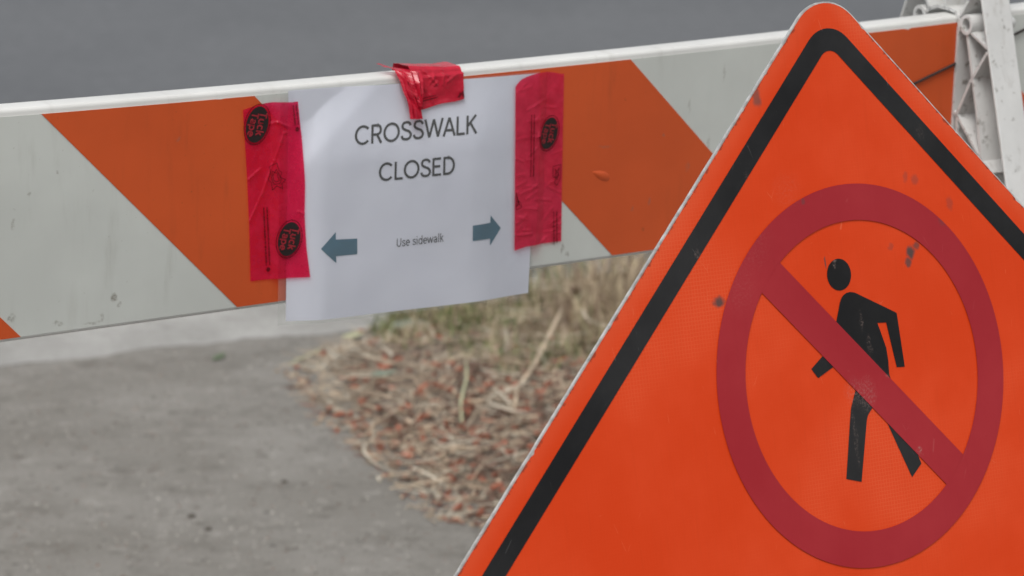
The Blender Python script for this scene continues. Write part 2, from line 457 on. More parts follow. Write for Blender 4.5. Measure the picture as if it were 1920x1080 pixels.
# ------------------------------------------------------------------ barricade
B = np.array([-0.1256, 3.1113, CAM_Z - 0.4643])
RB = rz(R(33.86)) @ rx(R(3.03)) @ ry(R(-0.1))
def sag(s): return max(-0.006, 0.0026 - 0.0172 * (s - 0.17) ** 2)
def bp(s, t, n=0.0):
    """board frame: s along, t down from its top edge, n out of its face"""
    return B + RB @ np.array([s, -n, -t])
def bs(s, t, n=0.0):
    return bp(s, t + sag(s) * max(0, 1 - max(t, 0) / 0.2), n)

bar = empty('traffic_barricade', (float(B[0]), float(B[1]), 0))
tag(bar, 'white plastic A-frame barricade with wide diagonal orange stripes on its board', 'barricade')

S0, S1 = -1.32, 1.06
T, H = 0.025, 0.203
def arc(cx, cy, r, a0, a1, n=5):
    return [(cx + r * math.cos(R(a0 + (a1 - a0) * i / (n - 1))), cy + r * math.sin(R(a0 + (a1 - a0) * i / (n - 1)))) for i in range(n)]
# section in (n, t): rounded plank
secb = []
for (cx, cy, a0) in ((-0.004, 0.004, 0), (-T + 0.004, 0.004, -90), (-T + 0.003, H - 0.003, 180), (-0.003, H - 0.003, 90)):
    r = 0.004 if cy < 0.1 else 0.003
    secb += arc(cx, cy, r, a0, a0 - 90)
ss = np.linspace(S0, S1, 80)
bmv = MB()
L = len(secb)
v, uvs = [], []
for s in ss:
    for (n_, t_) in secb:
        v.append(bs(s, t_, n_)); uvs.append((s, t_ - n_))
f = [(i * L + j, i * L + (j + 1) % L, (i + 1) * L + (j + 1) % L, (i + 1) * L + j) for i in range(len(ss) - 1) for j in range(L)]
f += [tuple(range(L - 1, -1, -1)), tuple(range((len(ss) - 1) * L, len(ss) * L))]
bmv.add(v, f, uvs)
board = bmv.build('board', M['board_plastic'], bar, smooth=True)
try:
    board.data.set_sharp_from_angle(angle=R(50))
except Exception:
    pass

def sheet_poly(mbd, pts_top, pts_bot, n, rag=0.0):
    """strip of sheeting between two rows of (s,t) points, wrapped on the sagging board"""
    k = len(pts_top)
    v = [bs(s, t, n) for s, t in pts_top] + [bs(s, t, n) for s, t in pts_bot]
    uv = [(s, t) for s, t in pts_top] + [(s, t) for s, t in pts_bot]
    v2 = [bs(s, t, n - 0.0004) for s, t in pts_top] + [bs(s, t, n - 0.0004) for s, t in pts_bot]
    f = [(i, i + 1, k + i + 1, k + i) for i in range(k - 1)]
    o = 2 * k
    f += [(i + 1, i, o + i, o + i + 1) for i in range(k - 1)] + [(k + i, k + i + 1, o + k + i + 1, o + k + i) for i in range(k - 1)]
    f += [(0, k, o + k, o), (k - 1, o + k - 1, o + 2 * k - 1, 2 * k - 1)]
    mbd.add(v + v2, f, uv + uv)
TT, TB = 0.0068, 0.1997
NS = 14
def nick(s):
    x = noise.noise((s * 60, 3.3, 0)) + 0.6 * noise.noise((s * 190, 8.1, 0))
    return 0.0011 * max(0, x - 0.55) * 6
def stripe_pts(a0, a1, white):
    top, bot = [], []
    for i in range(NS * 3 + 1):
        q = i / (NS * 3)
        st = a0 + (a1 - a0) * q
        tt = TT + (0 if white else nick(st))
        top.append((st + (tt), tt)); bot.append((st + TB, TB))
    return top, bot
# where each stripe's leading edge would meet t = 0
edges = {0: -0.5536, 1: -0.3396, 2: -0.1310, 3: 0.0740, 4: 0.2801, 5: 0.491, 6: 0.7035, 7: 0.915}
edges[-1], edges[-2], edges[-3] = -0.767, -0.98, -1.19
wk = MB()
vt = [(s, TT) for s in np.linspace(S0 + .01, S1 - .01, 80)]; vb = [(s, TB) for s in np.linspace(S0 + .01, S1 - .01, 80)]
sheet_poly(wk, vt, vb, 0.0005)
wk.build('white_sheeting', M['white_sheeting'], bar)
for a, b in ((-3, -2), (-1, 0), (1, 2), (3, 4), (5, 6)):
    q = MB(); top, bot = stripe_pts(edges[a], edges[b], False)
    sheet_poly(q, top, bot, 0.0010)
    q.build('orange_stripe', M['orange_sheeting'], bar)

# a small blister pushed up in the second orange stripe
bl_, K2 = MB(), 14
rings = [(1.0, 0.0), (0.8, 0.45), (0.45, 0.85), (0.0, 1.0)]
vv = []
for r_, h_ in rings:
    for i in range(K2):
        a = 2 * math.pi * i / K2
        x, y = 0.0105 * r_ * math.cos(a), 0.0040 * r_ * math.sin(a) * (1 + .4 * math.cos(a))
        vv.append(bs(0.257 + x - 0.35 * y, 0.118 + 0.42 * x + y, 0.0010 + 0.0012 * h_))
bl_.add(vv, [(j * K2 + i, j * K2 + (i + 1) % K2, (j + 1) * K2 + (i + 1) % K2, (j + 1) * K2 + i) for j in range(3) for i in range(K2)], [(0.257, 0.118)] * len(vv))
bl_.build('blister', M['orange_sheeting'], bar, smooth=True)

# ---- A-shaped moulded legs, the board runs through a slot in them
def make_leg(s0):
    lw = 0.036
    leg = None
    Fr = lambda t: 0.0446 + 0.30 * t
    Re = lambda t: -0.083 - 0.36 * t
    def tg(fn, off=0.0):          # t at which the line fn reaches the ground
        lo, hi = 0.3, 1.4
        for _ in range(50):
            m = (lo + hi) / 2
            if bp(s0, m, fn(m) + off)[2] > 0.0: lo = m
            else: hi = m
        return lo
    tf, tr = tg(Fr), tg(Re)
    TOP = -0.165
    P = lambda n, t, s: bp(s, t, n)
    w = MB()                       # web plate, set back inside the flanges
    wa, wb = s0 + 0.0295, s0 + 0.032
    fo, ro = 0.0, -0.0265
    def inn_f(t): return 0.003 if t < 0.215 else 0.003 + (t - 0.215) * 0.27
    def inn_r(t): return -0.028 if t < 0.215 else -0.028 - (t - 0.215) * 0.33
    def band(f0, f1, ts):
        for a, b in zip(ts[:-1], ts[1:]):
            w.add(*prism([(f0(a), a), (f1(a), a), (f1(b), b), (f0(b), b)], P, wa, wb))
    band(inn_f, lambda t: Fr(t) - 0.002, [0.006, 0.06, 0.12, 0.215, 0.4, 0.6, tf - 0.004])
    band(lambda t: Re(t) + 0.002, inn_r, [0.006, 0.06, 0.12, 0.215, 0.4, 0.6, tr - 0.004])
    w.add(*prism([(Re(TOP) + .002, TOP), (Fr(TOP) - .002, TOP), (Fr(-.007) - .002, -.007), (Re(-.007) + .002, -.007)], P, wa, wb))
    leg = w.build('leg', M['leg_plastic'], bar)
    def wall(pts, th, s_a=s0, s_b=wa, name='rib', parent=leg):
        m = MB()
        for (n0, t0), (n1, t1) in zip(pts[:-1], pts[1:]):
            d = np.array([n1 - n0, t1 - t0]); d /= np.hypot(*d); e = np.array([-d[1], d[0]]) * th / 2; x = d * th * 0.3
            m.add(*prism([(n0 - x[0] + e[0], t0 - x[1] + e[1]), (n1 + x[0] + e[0], t1 + x[1] + e[1]), (n1 + x[0] - e[0], t1 + x[1] - e[1]), (n0 - x[0] - e[0], t0 - x[1] - e[1])], P, s_a, s_b))
        return m.build(name, M['leg_plastic'], parent)
    # flanges: front, rear, inner
    fm = MB(); fm.add(*prism([(Fr(TOP), TOP), (Fr(tf), tf), (Fr(tf) - .003, tf), (Fr(TOP) - .003, TOP)], P, s0 - 0.0005, s0 + lw))
    fl = fm.build('front_flange', M['leg_plastic'], leg)
    bv = fl.modifiers.new('bevel', 'BEVEL'); bv.width = 0.0012; bv.segments = 2
    fm = MB(); fm.add(*prism([(Re(TOP), TOP), (Re(tr), tr), (Re(tr) + .003, tr), (Re(TOP) + .003, TOP)], P, s0 - 0.0005, s0 + lw))
    fl = fm.build('rear_flange', M['leg_plastic'], leg)
    bv = fl.modifiers.new('bevel', 'BEVEL'); bv.width = 0.0012; bv.segments = 2
    wall([(Re(TOP), TOP - .0005), (Fr(TOP), TOP - .0005)], 0.004, s0 - 0.0005, s0 + lw, 'cap')
    wall([(0.0030, 0.010), (0.0030, 0.05), (-0.0002 + .003, 0.10), (0.0035, 0.215), (inn_f(tf - .01), tf - .01)], 0.0026, name='inner_flange')
    wall([(-0.028, 0.010), (-0.028, 0.215), (inn_r(tr - .01), tr - .01)], 0.0026, name='inner_flange')
    # saddle over the board's top edge
    wall([(-0.046, 0.000), (-0.041, -0.003), (-0.030, -0.0072), (-0.012, -0.0072), (-0.002, -0.0055), (0.0035, 0.002), (0.0045, 0.012)], 0.0034, name='saddle')
    # truss ribs in front of the board
    wall([(0.0175, 0.0145), (0.0417, 0.1009), (0.050, 0.138), (0.06, 0.19)], 0.0030)
    wall([(0.0228, 0.012), (0.0480, 0.0232)], 0.0026)
    wall([(0.0484, 0.0285), (0.0259, 0.0625), (0.0087, 0.0988), (0.0040, 0.0975)], 0.0030)
    wall([(0.0087, 0.0988), (0.0447, 0.1334), (0.0600, 0.1500)], 0.0030)
    wall([(0.0087, 0.0988), (0.0125, 0.1350), (0.0180, 0.20)], 0.0030)
    for t0 in (0.21, 0.33, 0.45, 0.57, 0.69):
        t1 = min(t0 + 0.12, tf - .02)
        wall([(inn_f(t0), t0), (Fr(t1) - .003, t1)], 0.0030); wall([(Fr(t0) - .003, t0), (inn_f(t1), t1)], 0.0030)
        t1 = min(t0 + 0.12, tr - .02)
        wall([(inn_r(t0), t0), (Re(t1) + .003, t1)], 0.0030); wall([(Re(t0) + .003, t0), (inn_r(t1), t1)], 0.0030)
    # ribs above the board
    wall([(0.0048, -0.0030), (0.0166, -0.0208), (Fr(-.05) - .003, -0.05)], 0.0030)
    wall([(-0.0191, -0.0075), (-0.0180, -0.0400), (-0.02, -0.16)], 0.0030)
    wall([(-0.0420, -0.0015), (-0.0485, -0.0120), (-0.0600, -0.04)], 0.0030)
    wall([(-0.062, -0.045), (-0.02, -0.10)], 0.0030); wall([(0.028, -0.05), (-0.018, -0.10)], 0.0030)
    # rear truss
    wall([(Re(.03) + .003, 0.03), (-0.030, 0.10), (Re(.19) + .003, 0.19)], 0.0030)
    # hollow bosses
    for (cn, ct) in ((0.0167, 0.0046), (-0.0562, 0.0062)):
        m = MB(); k_ = 20
        ro_, ri_ = 0.0104, 0.0068
        v = []
        for s_, r_ in ((s0 - 0.0015, ro_), (s0 - 0.0015, ri_), (s0 + 0.024, ri_ * .9), (wa, ro_)):
            for q in range(k_):
                th = 2 * math.pi * q / k_
                v.append(P(cn + r_ * .88 * math.cos(th), ct + r_ * math.sin(th), s_))
        f = []
        for q in range(k_):
            p = (q + 1) % k_
            f += [(q, p, k_ + p, k_ + q), (k_ + q, k_ + p, 2 * k_ + p, 2 * k_ + q), (q, 3 * k_ + q, 3 * k_ + p, p)]
        f.append(tuple(range(2 * k_, 3 * k_)))
        m.add(v, f); m.build('boss', M['leg_plastic'], leg, smooth=False)
    # rounded pin end that shows past the front flange
    m = MB(); pts = [P(0.017, 0.0065, s0 + q) for q in (0.030, 0.050, 0.058, 0.0615, 0.063)]
    m.add(*tube(pts, [0.0075, 0.0075, 0.0068, 0.0045, 0.001], 14)); m.build('pin', M['leg_plastic'], leg, smooth=True)
    # cross brace low between front and rear
    m = MB(); m.add(*prism([(inn_r(.5), .49), (inn_f(.5), .49), (inn_f(.52), .52), (inn_r(.52), .52)], P, s0 + .004, s0 + .03)); m.build('brace', M['leg_plastic'], leg)
    # foot pads
    for fn, tt_, sg in ((Fr, tf, -1), (Re, tr, 1)):
        n0 = fn(tt_); m = MB()
        c = bp(s0 + lw / 2, tt_, n0 + sg * 0.03)
        ax = RB @ np.array([1, 0, 0]); ax = np.array([ax[0], ax[1], 0]); ax /= np.linalg.norm(ax); ay = np.array([-ax[1], ax[0], 0])
        m.add(*prism([(-.02, -.045), (.02, -.045), (.02, .045), (-.02, .045)], lambda a, b, z: (c[0] + ax[0] * a + ay[0] * b, c[1] + ax[1] * a + ay[1] * b, z), 0.001, 0.014))
        m.build('foot', M['leg_plastic'], leg)
    return leg
make_leg(0.6944)
make_leg(-1.02)

# dark cord lying across the board
pts = [bs(s, 0.0637 + (s - 0.6417) * (-0.0149 / 0.052), 0.0026) for s in np.linspace(0.40, 0.98, 30)]
cm = MB(); cm.add(*tube(pts, 0.0014, 8))
tag(cm.build('cord', M['cord'], None, origin=tuple(bs(0.69, 0.05, 0))), 'thin dark cord stretched diagonally across the orange stripe beside the white leg', 'cord')

# ------------------------------------------------------------------ the paper notice
notice = empty('paper_notice', tuple(bp(0.04, 0.225, 0.003)))
tag(notice, 'white letter size paper notice reading CROSSWALK CLOSED in a clear sleeve on barricade board', 'notice')
Cr0, Cr1 = np.array([-0.0734, 0.0756]), np.array([-0.0071, 0.017])  # crease added so the upper left corner turns lighter than the rest
cdir = (Cr1 - Cr0) / np.linalg.norm(Cr1 - Cr0); cn_ = np.array([cdir[1], -cdir[0]])   # towards the upper left corner
if cn_ @ (np.array([-.09, 0.0]) - Cr0) < 0: cn_ = -cn_
def paper_n(s, t):
    """how far the sheet stands off the board: it bulges, with one soft crease added across its corner to make it catch more light"""
    d = (np.array([s, t]) - Cr0) @ cn_
    def ss_(x): x = min(1, max(0, x)); return x * x * (3 - 2 * x)
    env = ss_((s + 0.099) / 0.055) * ss_((0.181 - s) / 0.075) * (0.25 + 0.75 * ss_((t - 0.004) / 0.075))
    x = d / 0.0016
    sm = 0.0016 * (math.log1p(math.exp(x)) if x < 30 else x)
    n = 0.0030 + 0.0105 * env - 0.16 * sm * ss_((s + 0.092) / 0.03)
    n += env * (0.0010 * noise.noise((s * 14, t * 14, 1.0)) + 0.0004 * noise.noise((s * 40, t * 22, 6.0)))
    return max(0.0022, n)
def pb(s, t, n): return bp(s - 0.67 * (n - 0.003), t, n)      # the bulging sheet draws its edges in a little
PTS = dict(tl=(-0.0906, 0.0058), tr=(0.1798, 0.0130), br=(0.1752, 0.2245), bl=(-0.0903, 0.2185))
def pmap(u, v, P=PTS):
    a = np.array(P['tl']) * (1 - u) + np.array(P['tr']) * u
    b = np.array(P['bl']) * (1 - u) + np.array(P['br']) * u
    p = a * (1 - v) + b * v
    return p[0], p[1] - (0.0006 * math.sin(math.pi * u) * v)
def paper_grid(P, nu, nv, off):
    v, uv = [], []
    for j in range(nv):
        for i in range(nu):
            s, t = pmap(i / (nu - 1), j / (nv - 1), P)
            v.append(pb(s, t, paper_n(s, t) + off)); uv.append((s, t))
    return v, grid_faces(nu, nv), uv
v, f, uv = paper_grid(PTS, 150, 120, 0.0)
mesh('sheet', v, f, M['paper'], notice, uv=uv, smooth=True)
SL = dict(tl=(-0.0986, 0.0045), tr=(0.1812, 0.0110), br=(0.1762, 0.2258), bl=(-0.0987, 0.2215))
v, f, uv = paper_grid(SL, 60, 48, 0.0012)
mesh('clear_sleeve', v, f, M['sleeve'], notice, uv=uv, smooth=True)

# lettering drawn with strokes: each glyph is a list of polylines in units of the capital height, and its advance
def ar(cx, cy, rx_, ry_, a0, a1, n=16):
    return [(cx + rx_ * math.cos(R(a0 + (a1 - a0) * i / n)), cy + ry_ * math.sin(R(a0 + (a1 - a0) * i / n))) for i in range(n + 1)]
def spl(P, m=5):
    P = [P[0]] + P + [P[-1]]; o = []
    for i in range(1, len(P) - 2):
        p0, p1, p2, p3 = (np.array(P[i + k_ - 1]) for k_ in range(4))
        for j in range(m):
            t = j / m
            o.append(tuple(0.5 * (2 * p1 + (p2 - p0) * t + (2 * p0 - 5 * p1 + 4 * p2 - p3) * t * t + (3 * p1 - p0 - 3 * p2 + p3) * t ** 3)))
    return o + [P[-2]]
ES = spl([(.60, .77), (.55, .88), (.44, .945), (.33, .95), (.18, .90), (.115, .76), (.17, .63), (.34, .535), (.52, .45), (.62, .28), (.56, .12), (.44, .058), (.33, .05), (.16, .10), (.075, .25)])
GL = {
 'C': ([ar(.48, .5, .41, .452, 42, 318, 30)], .90), 'R': ([[(.11, 0), (.11, 1)], [(.11, .945), (.40, .945)] + ar(.40, .705, .20, .24, 90, -90, 14) + [(.11, .465)], [(.38, .465), (.64, 0)]], .72),
 'O': ([ar(.50, .5, .42, .452, 90, 450, 40)], 1.0), 'S': ([ES], .70), 'W': ([[(.03, 1), (.29, .03)], [(.29, .03), (.55, .97)], [(.55, .97), (.81, .03)], [(.81, .03), (1.07, 1)]], 1.10),
 'A': ([[(.03, 0), (.36, .98)], [(.36, .98), (.70, 0)], [(.14, .31), (.59, .31)]], .73), 'L': ([[(.11, 1), (.11, 0)], [(.11, .053), (.56, .053)]], .58), 'K': ([[(.11, 0), (.11, 1)], [(.62, 1), (.13, .44)], [(.29, .60), (.66, 0)]], .68),
 'E': ([[(.11, 0), (.11, 1)], [(.11, .947), (.58, .947)], [(.11, .52), (.54, .52)], [(.11, .053), (.60, .053)]], .66), 'D': ([[(.11, 0), (.11, 1)], [(.11, .947), (.34, .947)] + ar(.34, .5, .37, .447, 90, -90, 20) + [(.11, .053)]], .82),
 'U': ([[(.11, 1), (.11, .34)] + ar(.38, .34, .27, .29, 180, 360, 16) + [(.65, 1)]], .78), 'T': ([[(.03, .945), (.63, .945)], [(.33, 0), (.33, .945)]], .66),
 's': ([[(x * .70 + .02, y * .70 + .01) for x, y in ES]], .50), 'e': ([[(.08, .37), (.54, .37)] + ar(.32, .355, .24, .31, 3, 312, 24)], .61), 'i': ([[(.12, 0), (.12, .71)], [(.12, .88), (.12, 1.0)]], .25),
 'd': ([[(.56, 0), (.56, 1.04)], ar(.32, .355, .24, .31, 0, 360, 26)], .67), 'w': ([[(.02, .71), (.21, .02)], [(.21, .02), (.42, .69)], [(.42, .69), (.63, .02)], [(.63, .02), (.83, .71)]], .86),
 'a': ([spl([(.10, .55), (.17, .64), (.30, .67), (.43, .61), (.48, .48), (.48, .25), (.48, 0)]), ar(.28, .20, .20, .155, 15, 345, 20) + [(.48, .38), (.30, .375)]], .59), 'l': ([[(.12, 0), (.12, 1.04)]], .24),
 'k': ([[(.11, 0), (.11, 1.04)], [(.50, .71), (.12, .30)], [(.25, .42), (.53, 0)]], .55), 'u': ([[(.10, .71), (.10, .26)] + ar(.30, .26, .20, .21, 180, 360, 14) + [(.50, .71)], [(.50, 0), (.50, .71)]], .62),
 'c': ([ar(.32, .355, .24, .31, 48, 312, 22)], .56), 'p': ([[(.10, -.28), (.10, .71)], ar(.34, .355, .24, .31, 0, 360, 26)], .67), ' ': ([], .30)}
def text_mesh(txt, wt=0.135):
    V_, F_, x0 = [], [], 0.0
    for ch in txt:
        strokes, adv = GL[ch]
        for st in strokes:
            P = np.array(st, float); n = len(P); k_ = len(V_)
            closed = n > 3 and np.hypot(*(P[0] - P[-1])) < 1e-6
            for i in range(n):
                a = P[i] - P[i - 1] if i else (P[-1] - P[-2] if closed else P[1] - P[0])
                b = P[i + 1] - P[i] if i < n - 1 else (P[1] - P[0] if closed else P[-1] - P[-2])
                a = a / (np.hypot(*a) + 1e-12); b = b / (np.hypot(*b) + 1e-12)
                m = a + b; m = m / (np.hypot(*m) + 1e-9); nn = np.array([-m[1], m[0]])
                w = wt / 2 / max(0.5, abs(m @ a))
                V_ += [P[i] + nn * w + (x0, 0), P[i] - nn * w + (x0, 0)]
            F_ += [(k_ + 2 * i, k_ + 2 * i + 1, k_ + 2 * i + 3, k_ + 2 * i + 2) for i in range(n - 1)]
        x0 += adv + (0.02 if txt.isupper() else 0.05)
    return np.array(V_), F_
def printed(name, txt, box, mat, parent, mapf, wt=0.135):
    """box: s0,s1 and baseline (t at s0, t at s1), cap height; letters are set between them"""
    v_, f_ = text_mesh(txt, wt)
    s0, s1, tb0, tb1, h = box
    lo, hi = v_[:, 0].min(), v_[:, 0].max()
    cap = 1.0
    vv = []
    for x, y in v_:
        u = (x - lo) / (hi - lo); s = s0 + (s1 - s0) * u
        t = tb0 + (tb1 - tb0) * u - y / cap * h
        vv.append(mapf(s, t))
    return mesh(name, vv, f_, mat, parent)
pm = lambda s, t: pb(s, t, paper_n(s, t) + 0.0003)
printed('printed_word', 'CROSSWALK', (-0.0199, 0.1126, 0.0600, 0.0614, 0.0170), M['ink'], notice, pm)
printed('printed_word', 'CLOSED', (0.0065, 0.0889, 0.0958, 0.0970, 0.0168), M['ink'], notice, pm)
printed('printed_word', 'Use sidewalk', (0.0269, 0.0783, 0.1596, 0.1602, 0.0080), M['ink_small'], notice, pm, 0.11)
for pts in ([(-0.0537, 0.1525), (-0.0382, 0.1382), (-0.0380, 0.1453), (-0.0153, 0.1468), (-0.0150, 0.1614), (-0.0375, 0.1608), (-0.0371, 0.1674)],
            [(0.1418, 0.1557), (0.1300, 0.1416), (0.1298, 0.1487), (0.1105, 0.1487), (0.1107, 0.1636), (0.1301, 0.1642), (0.1303, 0.1709)]):
    ab = bmesh.new(); av = [ab.verts.new((p[0], p[1], 0)) for p in pts]
    ab.faces.new([av[i] for i in (0, 1, 2, 5, 6)]); ab.faces.new([av[i] for i in (2, 3, 4, 5)])
    bmesh.ops.triangulate(ab, faces=ab.faces[:]); bmesh.ops.subdivide_edges(ab, edges=ab.edges[:], cuts=7, use_grid_fill=True)
    ab.verts.ensure_lookup_table(); ab.verts.index_update()
    mesh('printed_arrow', [pm(q.co.x, q.co.y) for q in ab.verts], [tuple(q.index for q in fa.verts) for fa in ab.faces], M['teal'], notice)
    ab.free()

# ------------------------------------------------------------------ red tape
def lerp_path(P, q):
    P = np.array(P, float); d = np.r_[0, np.cumsum(np.hypot(*np.diff(P, axis=0).T))]; d /= d[-1]
    return np.array([np.interp(q, d, P[:, 0]), np.interp(q, d, P[:, 1])])
def segdist(p, a, b):
    d = b - a; t = min(1, max(0, ((p - a) @ d) / (d @ d)))
    return float(np.hypot(*(a + d * t - p)))
def tape_base(s, t):
    """height of what the tape is stuck on"""
    u = min(1, max(0, (s + 0.1080) / 0.009)) * min(1, max(0, (0.1900 - s) / 0.008)) * min(1, max(0, (t - 0.002) / 0.004))
    return 0.0018 * (1 - u) + (paper_n(s, t) + 0.0022) * u
def tape(name, left, right, nu, nv, mat, creases, wr, label, topcut=None, group='red tape strips holding the notice'):
    ctr = (np.array(left[0]) + np.array(right[0])) / 2
    root = empty(name, tuple(bp(ctr[0], max(left[-1][1], right[-1][1]), 0.003)))
    tag(root, label, 'tape', group)
    cr = [(np.array(a), np.array(b), h, w) for a, b, h, w in creases]
    v, uv = [], []
    for j in range(nv):
        q = j / (nv - 1)
        a, b = lerp_path(left, q), lerp_path(right, q)
        for i in range(nu):
            u = i / (nu - 1)
            p = a * (1 - u) + b * u
            if topcut: p = topcut(u, q, p)
            n = tape_base(*p) + wr * (noise.noise((p[0] * 60, p[1] * 45, 2)) + 0.6 * noise.noise((p[0] * 170, p[1] * 120, 7)))
            for c0, c1, h, w in cr:
                d = segdist(p, c0, c1)
                n += 1.5 * h * max(0, 1 - d / w)
            n = max(n, 0.0016); v.append(bp(p[0] - 0.35 * (n - 0.003), p[1], n)); uv.append((p[0], p[1]))
    mesh('strip', v, grid_faces(nu, nv), mat, root, uv=uv, smooth=True)
    return root
def tmap(off, wr=0.0):
    return lambda s, t: bp(s - 0.35 * (tape_base(s, t) + 0.0013 - 0.003), t, tape_base(s, t) + 0.0013 + off)
def oval_print(root, c, a, b, tilt, words, faint=False):
    """dark oval with an outline ring and two words reading downwards"""
    mp = tmap(0.0); ct, st_ = math.cos(tilt), math.sin(tilt)
    def E(ra, rb, th):
        x, y = rb * math.cos(th), ra * math.sin(th)
        return (c[0] + x * ct - y * st_, c[1] + x * st_ + y * ct)
    K = 40
    pts = [E(a, b, 2 * math.pi * i / K) for i in range(K)]
    cen = mp(*c)
    v = [cen] + [mp(*((np.array(c) + np.array(p)) / 2)) for p in pts] + [mp(*p) for p in pts]
    f = [(0, 1 + i, 1 + (i + 1) % K) for i in range(K)] + [(1 + i, 1 + K + i, 1 + K + (i + 1) % K, 1 + (i + 1) % K) for i in range(K)]
    ov = mesh('printed_oval', v, f, M['tape_print'], root)
    o1 = [mp(*E(a * 1.10, b * 1.13, 2 * math.pi * i / K)) for i in range(K)]; o2 = [mp(*E(a * 1.15, b * 1.20, 2 * math.pi * i / K)) for i in range(K)]
    mesh('printed_outline', o1 + o2, [(i, (i + 1) % K, K + (i + 1) % K, K + i) for i in range(K)], M['tape_print_faint'], root)
    m2 = tmap(0.0004)
    for (w, x0, y0, y1, h) in words:
        v_, f_ = text_mesh(w, 0.17)
        lo, hi = v_[:, 0].min(), v_[:, 0].max()
        vv = []
        for x, y in v_:
            # reading direction = +t (down), letter tops point to +s
            yy = y0 + (y1 - y0) * (x - lo) / (hi - lo)
            xx = x0 + y * h
            vv.append(m2(c[0] + xx * ct - yy * st_, c[1] + xx * st_ + yy * ct))
        # embolden: a second copy moved a little sideways
        wd = mesh('printed_word', vv, f_, M['tape_letter'], ov)
        md = wd.modifiers.new('embolden', 'SOLIDIFY'); md.thickness = 0.0002
def fine_print(root, p0, p1, wdt, blob=True):
    mp = tmap(0.0); p0, p1 = np.array(p0), np.array(p1); d = (p1 - p0); ln = np.hypot(*d); d /= ln; e = np.array([-d[1], d[0]])
    r2 = random.Random(int(abs(p0[0]) * 1e5))
    v, f = [], []
    for row in (-0.5, 0.5):
        x = 0.0
        while x < ln:
            w = 0.0006 + 0.0022 * r2.random()
            q0, q1 = p0 + d * x + e * row * wdt, p0 + d * min(ln, x + w) + e * row * wdt
            h = e * wdt * 0.24 * (0.6 + 0.5 * r2.random())
            k_ = len(v); v += [mp(*(q0 - h)), mp(*(q1 - h)), mp(*(q1 + h)), mp(*(q0 + h))]; f.append((k_, k_ + 1, k_ + 2, k_ + 3))
            x += w + 0.0002 + 0.0003 * r2.random()
    if blob:
        c = p1 + d * 0.004; k_ = len(v)
        v += [mp(*(c + np.array([math.cos(a), math.sin(a)]) * 0.0022)) for a in np.linspace(0, 2 * math.pi, 10)[:-1]]; f.append(tuple(range(k_, k_ + 9)))
    mesh('fine_print', v, f, M['tape_print_faint'], root)

LT_L = [(-0.1366, 0.0195), (-0.1345, 0.045), (-0.1316, 0.0843), (-0.1290, 0.130), (-0.1273, 0.1771)]
LT_R = [(-0.0809, 0.0160), (-0.0768, 0.050), (-0.0737, 0.0903), (-0.0738, 0.1199), (-0.0715, 0.150), (-0.0674, 0.1778)]
def cutl(u, q, p):
    return p + np.array([0, -0.0028 * math.sin(math.pi * min(1, u * 1.1)) * (1 - q) ** 6])
tl = tape('tape_strip', LT_L, LT_R, 60, 150, M['tape'],
          [((-0.1085, 0.0345), (-0.1015, 0.0330), .0011, .0011), ((-0.1015, 0.0330), (-0.0890, 0.0385), .0012, .0011),
           ((-0.1310, 0.0835), (-0.1175, 0.0740), .0013, .0010), ((-0.0962, 0.0465), (-0.1045, 0.068), .0010, .0012), ((-0.1045, 0.068), (-0.1160, 0.097), .0011, .0012),
           ((-0.1160, 0.097), (-0.1290, 0.122), .0010, .0012), ((-0.0800, 0.1160), (-0.0735, 0.1190), .0014, .0010), ((-0.096, 0.044), (-0.092, 0.0425), .001, .001)],
          0.00022, 'translucent red tape strip on the left edge of the notice, carrying two round black logos', cutl)
oval_print(tl, (-0.1222, 0.0335), 0.0165, 0.0112, R(14), [('Tuck', 0.0004, -0.0115, 0.0098, 0.0075), ('Tape', -0.0078, -0.0098, 0.0118, 0.0072)])
oval_print(tl, (-0.0890, 0.1410), 0.0158, 0.0108, R(14), [('Tuck', 0.0004, -0.0110, 0.0094, 0.0072), ('Tape', -0.0076, -0.0094, 0.0112, 0.0070)])
fine_print(tl, (-0.1130, 0.1100), (-0.1095, 0.1640), 0.0034)
fine_print(tl, (-0.0845, 0.0185), (-0.0820, 0.0370), 0.0034)
mp_ = tmap(0.0)
def emblem(root, c, pts, sc_=1.0):
    """printed mark in thin strokes: its outline and a few lines inside"""
    P_ = np.array(pts) * sc_; n = len(P_); v, f = [], []
    for k_ in range(n):
        for a, b in ((P_[k_], P_[(k_ + 1) % n]), (P_[k_] * .55, P_[(k_ + 2) % n] * .55)):
            d = b - a; e = np.array([-d[1], d[0]]) / (np.hypot(*d) + 1e-9) * 0.00035
            o_ = len(v); v += [mp_(*(np.array(c) + q)) for q in (a + e, b + e, b - e, a - e)]; f.append((o_, o_ + 1, o_ + 2, o_ + 3))
    mesh('printed_emblem', v, f, M['tape_print_faint'], root)
EM = [(-.006, -.010), (.001, -.013), (.003, -.006), (.006, -.004), (.004, .000), (.010, .003), (.006, .006), (.007, .011), (.001, .008), (-.003, .012), (-.004, .005), (-.0075, .002), (-.005, -.003)]
emblem(tl, (-0.1030, 0.0830), EM)

